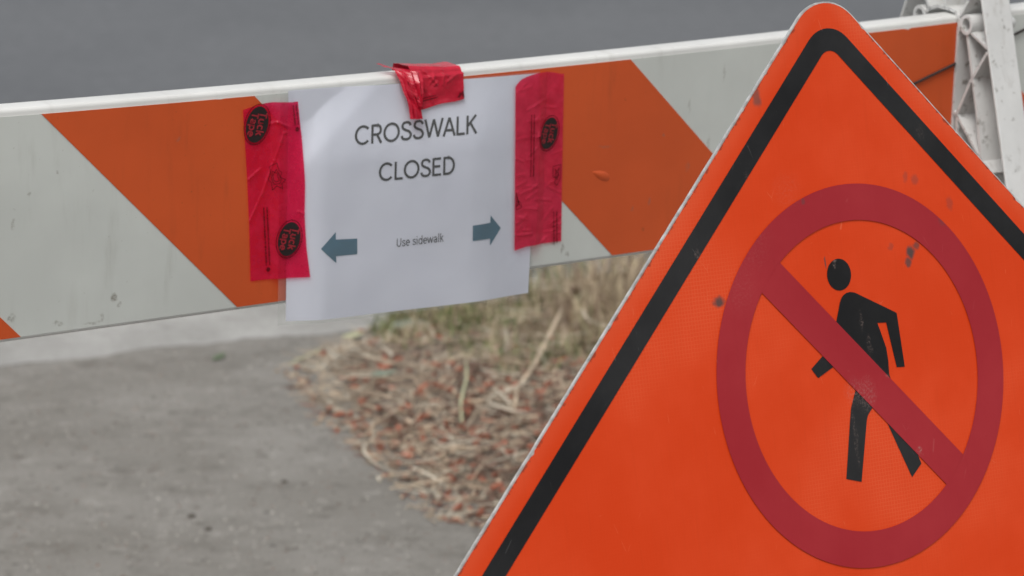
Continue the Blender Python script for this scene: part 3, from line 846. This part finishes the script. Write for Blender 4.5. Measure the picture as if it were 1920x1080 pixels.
RT_L = [(0.1528, 0.0190), (0.1532, 0.05), (0.1542, 0.10), (0.1567, 0.1800)]
RT_R = [(0.2090, 0.0160), (0.2103, 0.0989), (0.2120, 0.1807)]
def cutr(u, q, p):
    e = (1 - q) ** 10
    y = p[1] - 0.0052 * math.sin(math.pi * min(1, u * 1.05)) * e + (0.004 * max(0, 1 - u / 0.16) ** 2) * e
    w = q ** 12 * 0.0022 * (1 if u > 0.25 else u / 0.25)
    return np.array([p[0], y - w])
cre = []
r3 = random.Random(5)
for _ in range(46):
    x, y, a, l = 0.156 + 0.052 * r3.random(), 0.02 + 0.155 * r3.random(), r3.uniform(-.9, .5), r3.uniform(.006, .02)
    cre.append(((x - l * math.cos(a) / 2, y - l * math.sin(a) / 2), (x + l * math.cos(a) / 2, y + l * math.sin(a) / 2), r3.uniform(.0002, .00055), r3.uniform(.0010, .0022)))
tr_ = tape('tape_strip', RT_L, RT_R, 56, 150, M['tape_wrinkled'], cre, 0.00040, 'dull wrinkled red tape on the right edge of the notice, with one black oval', cutr)
oval_print(tr_, (0.1936, 0.0715), 0.0152, 0.0095, R(14), [('Tuck', 0.0004, -0.0105, 0.0090, 0.0064), ('Tape', -0.0068, -0.0090, 0.0106, 0.0062)])
fine_print(tr_, (0.1735, 0.0510), (0.1745, 0.1110), 0.0032, False)
fine_print(tr_, (0.2035, 0.1480), (0.2050, 0.1790), 0.0034, False)
emblem(tr_, (0.2045, 0.1100), [(-.005, -.006), (.004, -.007), (.004, .006), (.000, .013), (-.003, .010), (-.001, .006), (-.005, .004)])
emblem(tr_, (0.1580, 0.1330), [(-.002, -.010), (.0005, -.002), (.004, .001), (.005, .006), (-.001, .007)])

# tape wrapped over the board's top edge, its left end twisted into a hanging tail
tt = empty('tape_strip', tuple(bp(0.06, 0.035, 0.005)))
tag(tt, 'crumpled red tape folded over the board top edge, its twisted tail hanging on the notice', 'tape', 'red tape strips holding the notice')
pth = [(-0.0275, 0.030), (-0.0275, 0.004), (-0.0262, -0.0006), (-0.018, -0.0020), (0.000, -0.0022), (0.0032, -0.0002), (0.0052, 0.0065), (0.0094, 0.0300)]
nu, nv = 70, 90
v, uv = [], []
cr3 = [((0.052, 0.000), (0.063, 0.012), .0016, .0016), ((0.060, 0.013), (0.064, 0.010), .0012, .0012), ((0.071, 0.000), (0.075, 0.006), .0014, .0014), ((0.074, 0.011), (0.085, 0.005), .0008, .002),
       ((0.055, 0.021), (0.058, 0.029), .0012, .0013), ((0.045, 0.002), (0.050, 0.016), .0018, .002), ((0.062, 0.003), (0.056, 0.011), .001, .0015), ((0.0705, 0.004), (0.0695, 0.013), .0009, .0016)]
for j in range(nv):
    q = j / (nv - 1)
    for i in range(nu):
        u = i / (nu - 1)
        s = 0.0368 + (0.0926 - 0.0368) * u
        n_, t_ = lerp_path(pth, q)
        fr = max(0, (q - 0.68) / 0.32)
        t_ = t_ + fr * (0.0046 - 0.0066 * u + 0.0006 * math.sin(u * 9)) + (1 - fr) * (sag(s) - 0.0036 * max(0, 1 - u * 1.4) * (1 if n_ > -0.026 else 0) - 0.0016)
        # the rear of the fold is cut ragged
        w = 0.0008 * noise.noise((s * 60, q * 9, 4)) + 0.00015 * noise.noise((s * 200, q * 30, 9))
        for a_, b_, h_, w_ in cr3:
            w += h_ * max(0, 1 - segdist(np.array([s, t_]), np.array(a_), np.array(b_)) / w_) * (1 if n_ > 0.001 else 0.3)
        if n_ > 0.001: n_ = (max(n_, paper_n(s, t_) + 0.0026) if t_ > 0.004 else n_) + max(w, -0.0006)
        else: t_ = t_ - w
        v.append(bp(s, t_, n_)); uv.append((s, t_))
mesh('strip', v, grid_faces(nu, nv), M['tape_bunched'], tt, uv=uv, smooth=True)
mp_ = lambda s, t: bp(s, t, 0.0150 if t > .02 else 0.0135)
fp = lambda s, t: bp(s, t, max(0.0052 + (t - 0.0065) * 0.18, paper_n(s, t) + 0.0026) + 0.0016)
def flat_print(root, polys):
    for P_ in polys: mesh('fine_print', [fp(*p) for p in P_], [tuple(range(len(P_)))], M['tape_print_faint'], root)
flat_print(tt, [[(0.0445, 0.0235), (0.0610, 0.0215), (0.0610, 0.0223), (0.0445, 0.0243)], [(0.0450, 0.0256), (0.0630, 0.0232), (0.0630, 0.0243), (0.0450, 0.0267)],
                [(0.0845, 0.0262), (0.0870, 0.0215), (0.0882, 0.0222), (0.0915, 0.0200), (0.0918, 0.0265), (0.0905, 0.0262), (0.0890, 0.0238), (0.0862, 0.0268)]])
def ribbon(path, widths, prof, mat, name, parent, nn=26):
    P_ = np.array(path, float); d = np.r_[0, np.cumsum(np.linalg.norm(np.diff(P_, axis=0), axis=1))]; d /= d[-1]
    v, uv = [], []
    m_ = len(prof)
    for j in range(nn):
        q = j / (nn - 1)
        c = [np.interp(q, d, P_[:, k_]) for k_ in range(3)]; w = np.interp(q, d, widths)
        for (x, h) in prof:
            s = c[0] + x * w + 0.0006 * noise.noise((q * 9, x * 4, 1)); t = c[1] + 0.0015 * x * math.sin(q * 7)
            n_ = c[2] + h * (0.55 + 0.7 * q) + 0.0016 * noise.noise((q * 7, x * 3, 5))
            v.append(bp(s, t, n_)); uv.append((s, t))
    return mesh(name, v, grid_faces(m_, nn), mat, parent, uv=uv, smooth=False)
ribbon([(0.0135, -0.0070, -0.016), (0.0190, -0.0052, -0.006), (0.0245, -0.0035, 0.003), (0.0285, 0.0050, 0.010), (0.0310, 0.0180, 0.014), (0.0345, 0.0290, 0.016), (0.0362, 0.0405, 0.0165)],
       [0.003, 0.006, 0.010, 0.012, 0.0115, 0.0110, 0.0125], [(-0.5, 0), (-0.32, .0020), (-0.22, .0004), (-0.05, .0034), (0.08, .0010), (0.2, .0022), (0.34, .0002), (0.5, .0010)], M['tape_bunched'], 'tail', tt)
ribbon([(0.0200, -0.0035, -0.018), (0.0300, -0.0030, -0.006), (0.0395, -0.0012, 0.006), (0.0385, 0.0080, 0.0125), (0.0400, 0.0200, 0.0150), (0.0408, 0.0315, 0.0155)],
       [0.004, 0.010, 0.016, 0.014, 0.008, 0.004], [(-0.5, 0), (-0.3, .0030), (-0.1, .0002), (0.1, .0026), (0.3, .0004), (0.5, .0002)], M['tape_bunched'], 'fold', tt)
ribbon([(0.0265, 0.0000, 0.008), (0.0320, 0.0090, 0.0135), (0.0360, 0.0200, 0.0180), (0.0395, 0.0290, 0.0190)],
       [0.0035, 0.0030, 0.0028, 0.0034], [(-0.5, 0), (0, .0018), (0.5, 0)], M['tape_bunched'], 'fold', tt)

# ------------------------------------------------------------------ the sign
SC = np.array([0.2825, 2.7205, CAM_Z - 0.6505])
RS = rz(0.6505) @ rx(-0.209) @ ry(0.0245)
def sp(u, v, w=0.0):
    return SC + RS @ np.array([u, -w, v])
sign = empty('no_pedestrians_sign', (float(SC[0]), float(SC[1]), 0))
tag(sign, 'orange diamond road sign with a red no-pedestrians ring, leaning in front of the barricade', 'sign')
q2 = math.sqrt(0.5)
def diamond(d, r, seg=10, rag=0.0, dens=0.0, fr=1.0):
    """rounded square on its corner; d = centre to side"""
    pts = []
    for kx in range(4):
        a = 90 - 90 * kx
        dist = (d - r) * math.sqrt(2)
        cx, cy = dist * math.cos(R(a)), dist * math.sin(R(a))
        for i in range(seg + 1):
            th = R(a + 45 - 90 * i / seg)
            pts.append((cx + r * math.cos(th), cy + r * math.sin(th)))
    if dens:
        out = []
        for i in range(len(pts)):
            a, b = np.array(pts[i]), np.array(pts[(i + 1) % len(pts)])
            m = max(1, int(np.hypot(*(b - a)) / dens))
            out += [tuple(a + (b - a) * j / m) for j in range(m)]
        pts = out
    if rag:
        o2 = []
        for x, y in pts:
            z = noise.noise((x * 90 * fr, y * 90 * fr, 2)) + 0.7 * noise.noise((x * 300 * fr, y * 300 * fr, 8))
            k_ = 1 - rag * max(0, z) ** 2 * 2.2 / math.hypot(x, y)
            o2.append((x * k_, y * k_))
        pts = o2
    return [(x, y - SIGN_DROP) for x, y in pts]
RO = 0.040
EXTRA = SIGN_HALF - 0.225
pm_ = MB(); pm_.add(*prism(diamond(SIGN_HALF + .0012, RO + .001, 10, 0.0003, 0.004, 0.6), lambda a, b, d: sp(a, b, d), -0.0026, 0.0))
pm_.build('panel', M['aluminium'], sign)
def plate(name, pts, w, mat, parent=sign, holes=None):
    return mesh(name, [sp(a, b, w) for a, b in pts], [tuple(range(len(pts)))], mat, parent, uv=pts)
face = plate('orange_face', diamond(SIGN_HALF, RO, 12, 0.0005, 0.0010), 0.0005, M['sign_orange'])
def ringmesh(name, outer, inner, w, mat):
    n = len(outer)
    return mesh(name, [sp(a, b, w) for a, b in outer + inner], [(i, (i + 1) % n, n + (i + 1) % n, n + i) for i in range(n)], mat, sign, uv=outer + inner)
def drs(d, r, seg=14): return diamond(d, r, seg)
ringmesh('black_border', drs(0.2073 + EXTRA, 0.029), drs(0.1897 + EXTRA, 0.0125), 0.0009, M['sign_black'])
# pedestrian symbol
fig = MB()
def flat(pts, w=0.0009): fig.add([sp(a, b, w) for a, b in pts], [tuple(range(len(pts)))], pts)
flat([(-0.0143 + 0.0129 * math.cos(a), 0.0834 + 0.0128 * math.sin(a)) for a in np.linspace(0, 2 * math.pi, 41)[:-1]])
flat([(-0.0230, 0.0451), (-0.0210, 0.0500), (-0.0187, 0.0556), (-0.0168, 0.0605), (-0.0144, 0.0645), (-0.0120, 0.0665), (-0.0085, 0.0680), (-0.0041, 0.0683), (0.0000, 0.0675), (0.0026, 0.0663),
      (0.0436, 0.0463), (0.0464, 0.0019), (0.0375, 0.0025), (0.0310, 0.0398), (0.0215, 0.0405), (0.0250, 0.0300), (0.0284, 0.0191), (0.0291, 0.0086), (0.0285, -0.0018), (0.0302, -0.0083), (0.0200, -0.0200), (-0.0200, 0.0200)])
flat([(-0.0398, 0.0211), (-0.0541, 0.0116), (-0.0479, 0.0036), (-0.0294, 0.0111), (-0.0200, 0.0195), (-0.0300, 0.0300)])
flat([(-0.0091, -0.0101), (-0.0132, -0.0178), (-0.0162, -0.0241), (-0.0191, -0.0353), (-0.0292, -0.0800), (-0.0133, -0.0845), (-0.0007, -0.0357), (0.0011, -0.0320), (0.0071, -0.0265), (0.0125, -0.0130), (-0.0020, 0.0015)])
flat([(0.0202, -0.0392), (0.0279, -0.0567), (0.0419, -0.0881), (0.0536, -0.0785), (0.0509, -0.0713), (0.0380, -0.0400)])
fig.build('walking_figure', M['sign_black'], sign)
# prohibition ring with its slash as one flat mark
K = 128; RO_, RI_, HW = 0.155, 0.1256, 0.0154
C0 = (0.0015, 0.0)
ang = np.linspace(0, 2 * math.pi, K + 1)[:-1]
rg = MB()
out = [(C0[0] + RO_ * math.cos(a), RO_ * math.sin(a)) for a in ang]; inn = [(C0[0] + RI_ * math.cos(a), RI_ * math.sin(a)) for a in ang]
rg.add([sp(a, b, 0.0013) for a, b in out + inn], [(i, (i + 1) % K, K + (i + 1) % K, K + i) for i in range(K)], out + inn)
da = math.asin(HW / RI_)
a1, a2 = R(135), R(-45)
A_ = [(C0[0] + (RI_ + .0002) * math.cos(a1 + da * x), (RI_ + .0002) * math.sin(a1 + da * x)) for x in np.linspace(-1, 1, 7)]
B_ = [(C0[0] + (RI_ + .0002) * math.cos(a2 + da * x), (RI_ + .0002) * math.sin(a2 + da * x)) for x in np.linspace(-1, 1, 7)]
nn_ = 30
bar_v, bar_uv = [], []
for i in range(7):
    for j in range(nn_):
        q = j / (nn_ - 1); p = np.array(A_[i]) * (1 - q) + np.array(B_[6 - i]) * q
        bar_uv.append(tuple(p)); bar_v.append(sp(p[0], p[1], 0.0013))
rg.add(bar_v, grid_faces(nn_, 7), bar_uv)
rg.build('prohibition_ring', M['sign_red'], sign)
# stand: back post in the sign's plane and a cross foot on the pavement
def ground_v():
    lo, hi = -1.5, -0.2
    for _ in range(50):
        m = (lo + hi) / 2
        if sp(0, m, -0.03)[2] > 0.03: hi = m
        else: lo = m
    return lo
gvv = ground_v()
m = MB(); m.add(*prism([(-.016, .20), (.016, .20), (.016, gvv), (-.016, gvv)], lambda a, b, d: sp(a, b, d), -0.036, -0.0028)); m.build('post', M['steel'], sign)
base = sp(0, gvv, -0.03)
for ang_ in (35, 125):
    d = np.array([math.cos(R(ang_)), math.sin(R(ang_)), 0])
    e = np.array([-d[1], d[0], 0])
    m = MB(); zt = 0.036 if ang_ == 35 else 0.033
    m.add(*prism([(-.45, -.016), (.45, -.016), (.45, .016), (-.45, .016)], lambda a, b, z: base * np.array([1, 1, 0]) + d * a + e * b + np.array([0, 0, z]), 0.001 if ang_ == 35 else 0.004, zt))
    m.build('foot', M['steel'], sign)

# ------------------------------------------------------------------ litter, straw and grass on the verge
M['chip_red'] = simple('bark_red', (0.31, 0.112, 0.070), 0.8, 0.2, 0, 0.4, 30)
M['chip_brown'] = simple('bark_brown', (0.17, 0.105, 0.078), 0.85, 0.2, 0, 0.35, 30)
M['straw'] = simple('straw', (0.50, 0.40, 0.29), 0.7, 0.25, 0, 0.3, 25)
M['straw_dull'] = simple('straw_dull', (0.37, 0.285, 0.205), 0.75, 0.25, 0, 0.3, 25)
M['straw_pale'] = simple('straw_pale', (0.60, 0.54, 0.43), 0.7, 0.25, 0, 0.2, 25)
M['blade_green'] = simple('grass_green', (0.175, 0.205, 0.080), 0.65, 0.25, 0, 0.35, 18)
M['blade_tan'] = simple('grass_tan', (0.50, 0.41, 0.27), 0.7, 0.25, 0, 0.3, 18)
M['leaf_grey'] = simple('leaf_grey_green', (0.20, 0.24, 0.185), 0.7, 0.3)
M['leaf_pale'] = simple('leaf_pale', (0.45, 0.45, 0.29), 0.7, 0.3)
M['leaf_green'] = simple('leaf_green', (0.13, 0.17, 0.10), 0.6, 0.3)
M['stone'] = simple('small_stone', (0.10, 0.09, 0.075), 0.85, 0.3)

def gz(x, y): return max(0.0, soil_z(x, y)) if inside(x, y) else 0.0
def rand_in(band=None):
    while True:
        x, y = rng.uniform(-0.40, 1.0), rng.uniform(4.7, 7.0)
        if inside(x, y) and (band is None or band(x, y)): return x, y

def chip_shape(L_, W_, Hh, r):
    a = [(-L_ / 2, -W_ * .3), (-L_ * .1, -W_ / 2), (L_ / 2, -W_ * .25), (L_ * .42, W_ * .3), (0, W_ / 2), (-L_ * .45, W_ * .25)]
    a = [(x * r.uniform(.8, 1.15), y * r.uniform(.8, 1.2)) for x, y in a]
    v = [(x, y, -Hh / 2) for x, y in a] + [(x * .85, y * .8, Hh / 2 * r.uniform(.5, 1.2)) for x, y in a]
    n = 6
    return v, [tuple(range(n - 1, -1, -1)), tuple(range(n, 2 * n))] + [(i, (i + 1) % n, n + (i + 1) % n, n + i) for i in range(n)]
def placed(v, x, y, z, yaw, tilt, roll):
    Mx = Matrix.Translation((x, y, z)) @ Matrix.Rotation(yaw, 4, 'Z') @ Matrix.Rotation(tilt, 4, 'Y') @ Matrix.Rotation(roll, 4, 'X')
    return [tuple(Mx @ Vector(p)) for p in v]
def straw_shape(Ls, r, w, bend):
    pts = [Vector((Ls * (q - .5), bend * Ls * (1 - (2 * q - 1) ** 2) * .5, 0.15 * bend * Ls * math.sin(q * 5))) for q in np.linspace(0, 1, 6)]
    return tube(pts, [w * .7, w, w, w * .95, w * .9, w * .5], 5, 0.45)

def mulch_zone(x, y):
    # mulch shows towards the open rim, thinner under the grass
    d = rimdist(x, y)
    far = (np.array([x, y]) - K0) @ kq
    return rng.random() < (1.0 if far < -0.58 - 0.12 * noise.noise((x * 5, y * 5, 0)) else 0.12) * (1 if d > 0.004 else .3)
def grass_zone(x, y):
    far = (np.array([x, y]) - K0) @ kq
    edge = -0.66 - 0.10 * noise.noise((x * 6, y * 6, 2))
    d = rimdist(x, y)
    along = (np.array([x, y]) - K0) @ kd
    if along < 0.36 + 0.06 * noise.noise((x * 8, y * 8, 4)): return False
    return far > edge and d > 0.03

# uncountable cover first
for nm, mt, cnt, kind_ in (('mulch_cover', [M['chip_red'], M['chip_brown'], M['straw_dull']], 4200, 'chip'), ('straw_cover', [M['straw'], M['straw_dull'], M['straw_pale']], 7000, 'straw')):
    V, F, FM = [], [], []
    for _ in range(cnt):
        x, y = rand_in(mulch_zone if kind_ == 'chip' else (lambda a, b: rng.random() < .92))
        if kind_ == 'chip':
            v, f = chip_shape(rng.uniform(.008, .026), rng.uniform(.004, .010), rng.uniform(.002, .006), rng)
            mi = rng.choices((0, 1, 2), (.36, .42, .22))[0]
        else:
            v, f = straw_shape(rng.uniform(.02, .10), rng, rng.uniform(.0005, .0014), rng.uniform(-.13, .13))
            mi = rng.choices((0, 1, 2), (.46, .28, .26))[0]
        v = placed(v, x, y, gz(x, y) + rng.uniform(.002, .013 if kind_ == 'chip' else .011), rng.uniform(0, 6.3), rng.uniform(-.35, .35), rng.uniform(-.4, .4))
        k_ = len(V); V += v; F += [tuple(i + k_ for i in q) for q in f]; FM += [mi] * len(f)
    tag(mesh(nm, V, F, None, None, mats=mt, fmat=FM), kind='stuff')

V, F, FM = [], [], []
for _ in range(200):
    i = rng.randrange(len(RIM) - 1); q = rng.random()
    p = np.array(RIM[i]) * (1 - q) + np.array(RIM[i + 1]) * q
    x, y = p[0] - abs(rng.gauss(0, .011)), p[1] - abs(rng.gauss(0, .014))
    if rng.random() < .4: v, f = chip_shape(rng.uniform(.006, .018), rng.uniform(.003, .008), .003, rng)
    else: v, f = straw_shape(rng.uniform(.012, .06), rng, rng.uniform(.0005, .0013), rng.uniform(-.15, .15))
    v = placed(v, x, y, gz(x, y) + .003, rng.uniform(0, 6.3), rng.uniform(-.05, .05), 0)
    k_ = len(V); V += v; F += [tuple(i_ + k_ for i_ in g_) for g_ in f]; FM += [rng.choices((0, 1, 2, 3), (.2, .2, .35, .25))[0]] * len(f)
tag(mesh('scattered_litter', V, F, None, None, mats=[M['chip_red'], M['chip_brown'], M['straw'], M['straw_dull']], fmat=FM), kind='stuff')

# grass: clumps of thin bent blades, many dry
V, F, FM = [], [], []
def blade(x, y, z, h, w, yaw, lean, mi):
    d = np.array([math.cos(yaw), math.sin(yaw)]); e = np.array([-d[1], d[0]])
    k_ = len(V); nseg = 4
    for i in range(nseg + 1):
        q = i / nseg
        off = lean * h * q * q; zz = z + h * q * (1 - 0.35 * abs(lean) * q)
        ww = w * (1 - q) ** .7 / 2 + 0.0002
        for sg in (-1, 1):
            V.append((x + d[0] * off + e[0] * ww * sg, y + d[1] * off + e[1] * ww * sg, zz))
    for i in range(nseg):
        F.append((k_ + 2 * i, k_ + 2 * i + 1, k_ + 2 * i + 3, k_ + 2 * i + 2)); FM.append(mi)
for gi in range(860):
    cx, cy = rand_in(grass_zone)
    fk = (np.array([cx, cy]) - K0) @ kq
    green = 0.72 + 1.1 * noise.noise((cx * 5, cy * 5, 11)) - 0.5 * max(0, cx - 0.02) / 0.15
    tall = 0.55 + 0.7 * abs(noise.noise((cx * 4, cy * 4, 15))) + 0.75 * max(0, (fk + 0.35) / 0.35)
    tall *= min(1.0, 0.30 + 2.6 * max(0, (np.array([cx, cy]) - K0) @ kd - 0.36))
    for _ in range(rng.randint(8, 20)):
        a, r_ = rng.uniform(0, 6.3), 0.028 * math.sqrt(rng.random())
        x, y = cx + r_ * math.cos(a), cy + r_ * math.sin(a)
        if not inside(x, y): continue
        mi = 0 if rng.random() < green * 0.66 else rng.choices((1, 2, 3), (.5, .32, .18))[0]
        blade(x, y, gz(x, y) - .004, rng.uniform(.03, .135) * tall, rng.uniform(.0018, .0042), rng.uniform(0, 6.3), rng.uniform(.05, .9), mi)
tag(mesh('grass', V, F, None, None, mats=[M['blade_green'], M['blade_tan'], M['straw_dull'], M['chip_brown']], fmat=FM), kind='stuff')

V, F, FM = [], [], []
for _ in range(520):
    x, y = rand_in(lambda a, b: (np.array([a, b]) - K0) @ kq > -0.70 and a > -0.02 + 0.10 * noise.noise((a * 7, b * 7, 21)))
    v, f = straw_shape(rng.uniform(.05, .16), rng, rng.uniform(.0010, .0022), rng.uniform(-.25, .25))
    v = placed(v, x, y, gz(x, y) + rng.uniform(.02, .06), rng.gauss(0.1, .7), rng.uniform(-.25, .25), 0)
    k_ = len(V); V += v; F += [tuple(i + k_ for i in q) for q in f]; FM += [rng.choices((0, 1, 2), (.5, .25, .25))[0]] * len(f)
tag(mesh('flattened_straw', V, F, None, None, mats=[M['straw'], M['straw_dull'], M['straw_pale']], fmat=FM), kind='stuff')

# individual bark chips and straws that can be told apart on top
def single(name, v, f, mat, x, y, z, yaw, tilt=0.0, roll=0.0, smooth=False):
    ob_ = mesh(name, v, f, mat, None, smooth=smooth)
    ob_.location = (x, y, z); ob_.rotation_euler = (roll, tilt, yaw)
    return ob_
protos = {}
for nm, mts in (('bark_chip', ('chip_red', 'chip_brown', 'chip_brown')),):
    for q, mm in enumerate(mts):
        v, f = chip_shape(.034, .015, .006, rng)
        me_ = bpy.data.meshes.new(nm); me_.from_pydata(v, [], f); me_.materials.append(M[mm]); protos[(nm, q)] = me_
for q, mm in enumerate(('straw', 'straw_pale', 'straw_dull')):
    v, f = straw_shape(.078, rng, .0020, (.05, -.09, .14)[q])
    me_ = bpy.data.meshes.new('straw_stalk'); me_.from_pydata([tuple(p) for p in v], [], f); me_.materials.append(M[mm]); protos[('straw_stalk', q)] = me_
def mulch_vis(x, y):
    far = (np.array([x, y]) - K0) @ kq
    return far < -0.36 and x < 0.25
for i in range(70):
    x, y = rand_in(mulch_vis)
    q = rng.choice((0, 0, 1, 2)); ob_ = bpy.data.objects.new('bark_chip', protos[('bark_chip', q)]); C.objects.link(ob_)
    ob_.location = (x, y, gz(x, y) + .012); ob_.rotation_euler = (rng.uniform(-.4, .4), rng.uniform(-.3, .3), rng.uniform(0, 6.3)); s_ = rng.uniform(.45, .95); ob_.scale = (s_, s_, s_)
    tag(ob_, 'reddish brown bark chip lying among the straw of the verge', 'bark chip', 'bark chips of the mulch')
for i in range(110):
    x, y = rand_in(lambda a, b: a < 0.2 and (np.array([a, b]) - K0) @ kq < -0.30 and (rimdist(a, b) < .10 or rng.random() < .45))
    q = rng.choice((0, 0, 1, 1, 2)); ob_ = bpy.data.objects.new('straw_stalk', protos[('straw_stalk', q)]); C.objects.link(ob_)
    ob_.location = (x, y, gz(x, y) + .017); ob_.rotation_euler = (rng.uniform(-.3, .3), rng.uniform(-.25, .25), rng.uniform(0, 6.3)); s_ = rng.uniform(.5, 1.25); ob_.scale = (s_, s_, s_)
    tag(ob_, 'short dry straw stalk lying on the mulch of the verge', 'straw', 'dry straw on the mulch')

# grit lying loose on the pavement
V, F, FM = [], [], []
oct_ = [(1, 0, 0), (0, 1, 0), (-1, 0, 0), (0, -1, 0), (0, 0, 1)]
for _ in range(9000):
    x, y = rng.uniform(-1.0, .9), rng.uniform(4.3, 6.6)
    f_ = (np.array([x, y]) - K0) @ kq
    if f_ > -0.02 or inside(x, y): continue
    r_ = rng.uniform(.0008, .0022) * (1.6 if rng.random() < .06 else 1)
    k_ = len(V); a = rng.uniform(0, 1.5)
    for q in oct_: V.append((x + r_ * (q[0] * math.cos(a) - q[1] * math.sin(a)) * rng.uniform(.7, 1.3), y + r_ * (q[0] * math.sin(a) + q[1] * math.cos(a)) * rng.uniform(.7, 1.3), q[2] * r_ * .9))
    F += [(k_, k_ + 1, k_ + 4), (k_ + 1, k_ + 2, k_ + 4), (k_ + 2, k_ + 3, k_ + 4), (k_ + 3, k_, k_ + 4)]
    FM += [rng.choices((0, 1, 2), (.45, .3, .25))[0]] * 4
M['grit_pale'] = simple('grit_pale', (0.42, 0.40, 0.36), 0.85, 0.3)
tag(mesh('grit', V, F, None, None, mats=[M['stone'], M['grit_pale'], M['chip_brown']], fmat=FM), kind='stuff')

def stalk(p0, p1, w, mat, label, z0=.006, z1=.006, name='dry_stalk', mid=0.0, cat='straw', flat=0.4):
    w *= .74
    p0, p1 = np.array(p0, float), np.array(p1, float)
    d = p1 - p0; e = np.array([-d[1], d[0]])
    pts = []
    for q in np.linspace(0, 1, 7):
        x, y = p0 + d * q + e * (mid * math.sin(math.pi * q) + 0.05 * noise.noise((q * 2.3 + p0[0] * 40, p0[1] * 30, 1)))
        pts.append((x, y, gz(x, y) + z0 + (z1 - z0) * q))
    v, f = tube(pts, [w * .55, w * .9, w, w, w * .95, w * .8, w * .5], 7, flat)
    o_ = mesh(name, v, f, mat, None, origin=tuple(pts[0]), smooth=True)
    return tag(o_, label, cat)
stalk((-.385, 5.835), (-.327, 5.965), .0042, M['leaf_pale'], 'pale flat straw at the left tip of the mulch, pointing towards the kerb')
stalk((-.301, 5.575), (-.247, 5.455), .0045, M['straw_pale'], 'pale greenish stalk lying half on the pavement along the mulch rim', mid=-.1)
stalk((-.222, 5.345), (-.180, 5.115), .0042, M['straw_pale'], 'long pale straw hugging the mulch rim beside the bare pavement', mid=-.12)
stalk((-.181, 5.335), (-.118, 5.165), .0032, M['straw'], 'straight tan straw lying on the mulch just inside its rim')
stalk((-.205, 5.102), (-.199, 5.070), .0030, M['straw_pale'], 'tiny white straw bit alone on the pavement near the mulch', z0=.003, z1=.003)
stalk((-.105, 4.985), (-.030, 4.835), .0032, M['straw'], 'tan straw near the lower corner of the mulch beside the orange sign')
stalk((-.110, 4.875), (.015, 4.835), .0034, M['straw_pale'], 'lowest pale straw of the mulch, lying across beside the orange sign', mid=.1)
stalk((.004, 5.300), (.010, 5.430), .0040, M['straw'], 'bent foot of the tall dry stalk rising beside the orange sign', z0=.004, z1=.02)
stalk((.004, 5.425), (.088, 5.850), .0050, M['straw'], 'long thick dry stalk rising diagonally from the mulch beside the orange sign', z0=.015, z1=.06)
stalk((-.080, 5.300), (-.076, 5.560), .0034, M['leaf_pale'], 'upright pale green stem standing in the middle of the mulch', z0=.004, z1=.035)
stalk((-.265, 5.86), (-.190, 5.80), .003, M['straw_pale'], 'short pale straw across the top of the mulch')

def leaf(c, Ls, W_, yaw, mat, label, curl=.25, z=.008):
    pts, nn__ = [], 9
    v, f = [], []
    for i in range(nn__):
        q = i / (nn__ - 1); w = W_ * math.sin(math.pi * min(1, q * .93 + .05)) ** .8 / 2
        x = Ls * (q - .5); zz = curl * Ls * (q - .5) ** 2
        for yy, dz in ((-w, .25 * w), (0, 0), (w, .25 * w)): v.append((x, yy, zz + dz))
    f = grid_faces(3, nn__)
    o_ = mesh('fallen_leaf', v, f, mat, None, smooth=True)
    o_.location = (c[0], c[1], gz(*c) + z); o_.rotation_euler = (0.15, -.1, yaw)
    md = o_.modifiers.new('thickness', 'SOLIDIFY'); md.thickness = .0006
    return tag(o_, label, 'leaf')
leaf((-.512, 5.895), .040, .014, 1.1, M['leaf_green'], 'small dark green leaf alone on the pavement near the kerb', z=.003)
leaf((-.284, 6.040), .042, .020, .5, M['leaf_pale'], 'pale yellow green leaf at the upper edge of the mulch')
leaf((-.185, 6.02), .060, .036, .1, M['leaf_grey'], 'broad grey green leaf at the foot of the grass', z=.02)
leaf((-.215, 5.66), .045, .024, .3, M['leaf_grey'], 'grey green leaf lying among the reddish chips', z=.014)

def pebble(c, r_, label):
    v, f = [], []
    n1, n2 = 9, 6
    for j in range(n2 + 1):
        ph = math.pi * j / n2
        for i in range(n1):
            th = 2 * math.pi * i / n1
            d = 1 + .25 * noise.noise((math.cos(th) * 1.3 + c[0] * 9, math.sin(th) * 1.3, math.cos(ph) * 1.3))
            v.append((r_ * d * math.sin(ph) * math.cos(th) * 1.2, r_ * d * math.sin(ph) * math.sin(th), r_ * .6 * d * math.cos(ph)))
    for j in range(n2):
        for i in range(n1): f.append((j * n1 + i, j * n1 + (i + 1) % n1, (j + 1) * n1 + (i + 1) % n1, (j + 1) * n1 + i))
    o_ = mesh('pebble', v, f, M['stone'], None, smooth=True); o_.location = (c[0], c[1], r_ * .45)
    return tag(o_, label, 'pebble')
pebble((-.468, 4.882), .0052, 'brown pebble on the bare pavement, nearest the bottom edge left of the sign')
pebble((-.438, 4.815), .0045, 'dark pebble on the pavement just in front of the brown pebble')
pebble((-.345, 5.075), .0042, 'small grey pebble on the pavement halfway to the mulch')
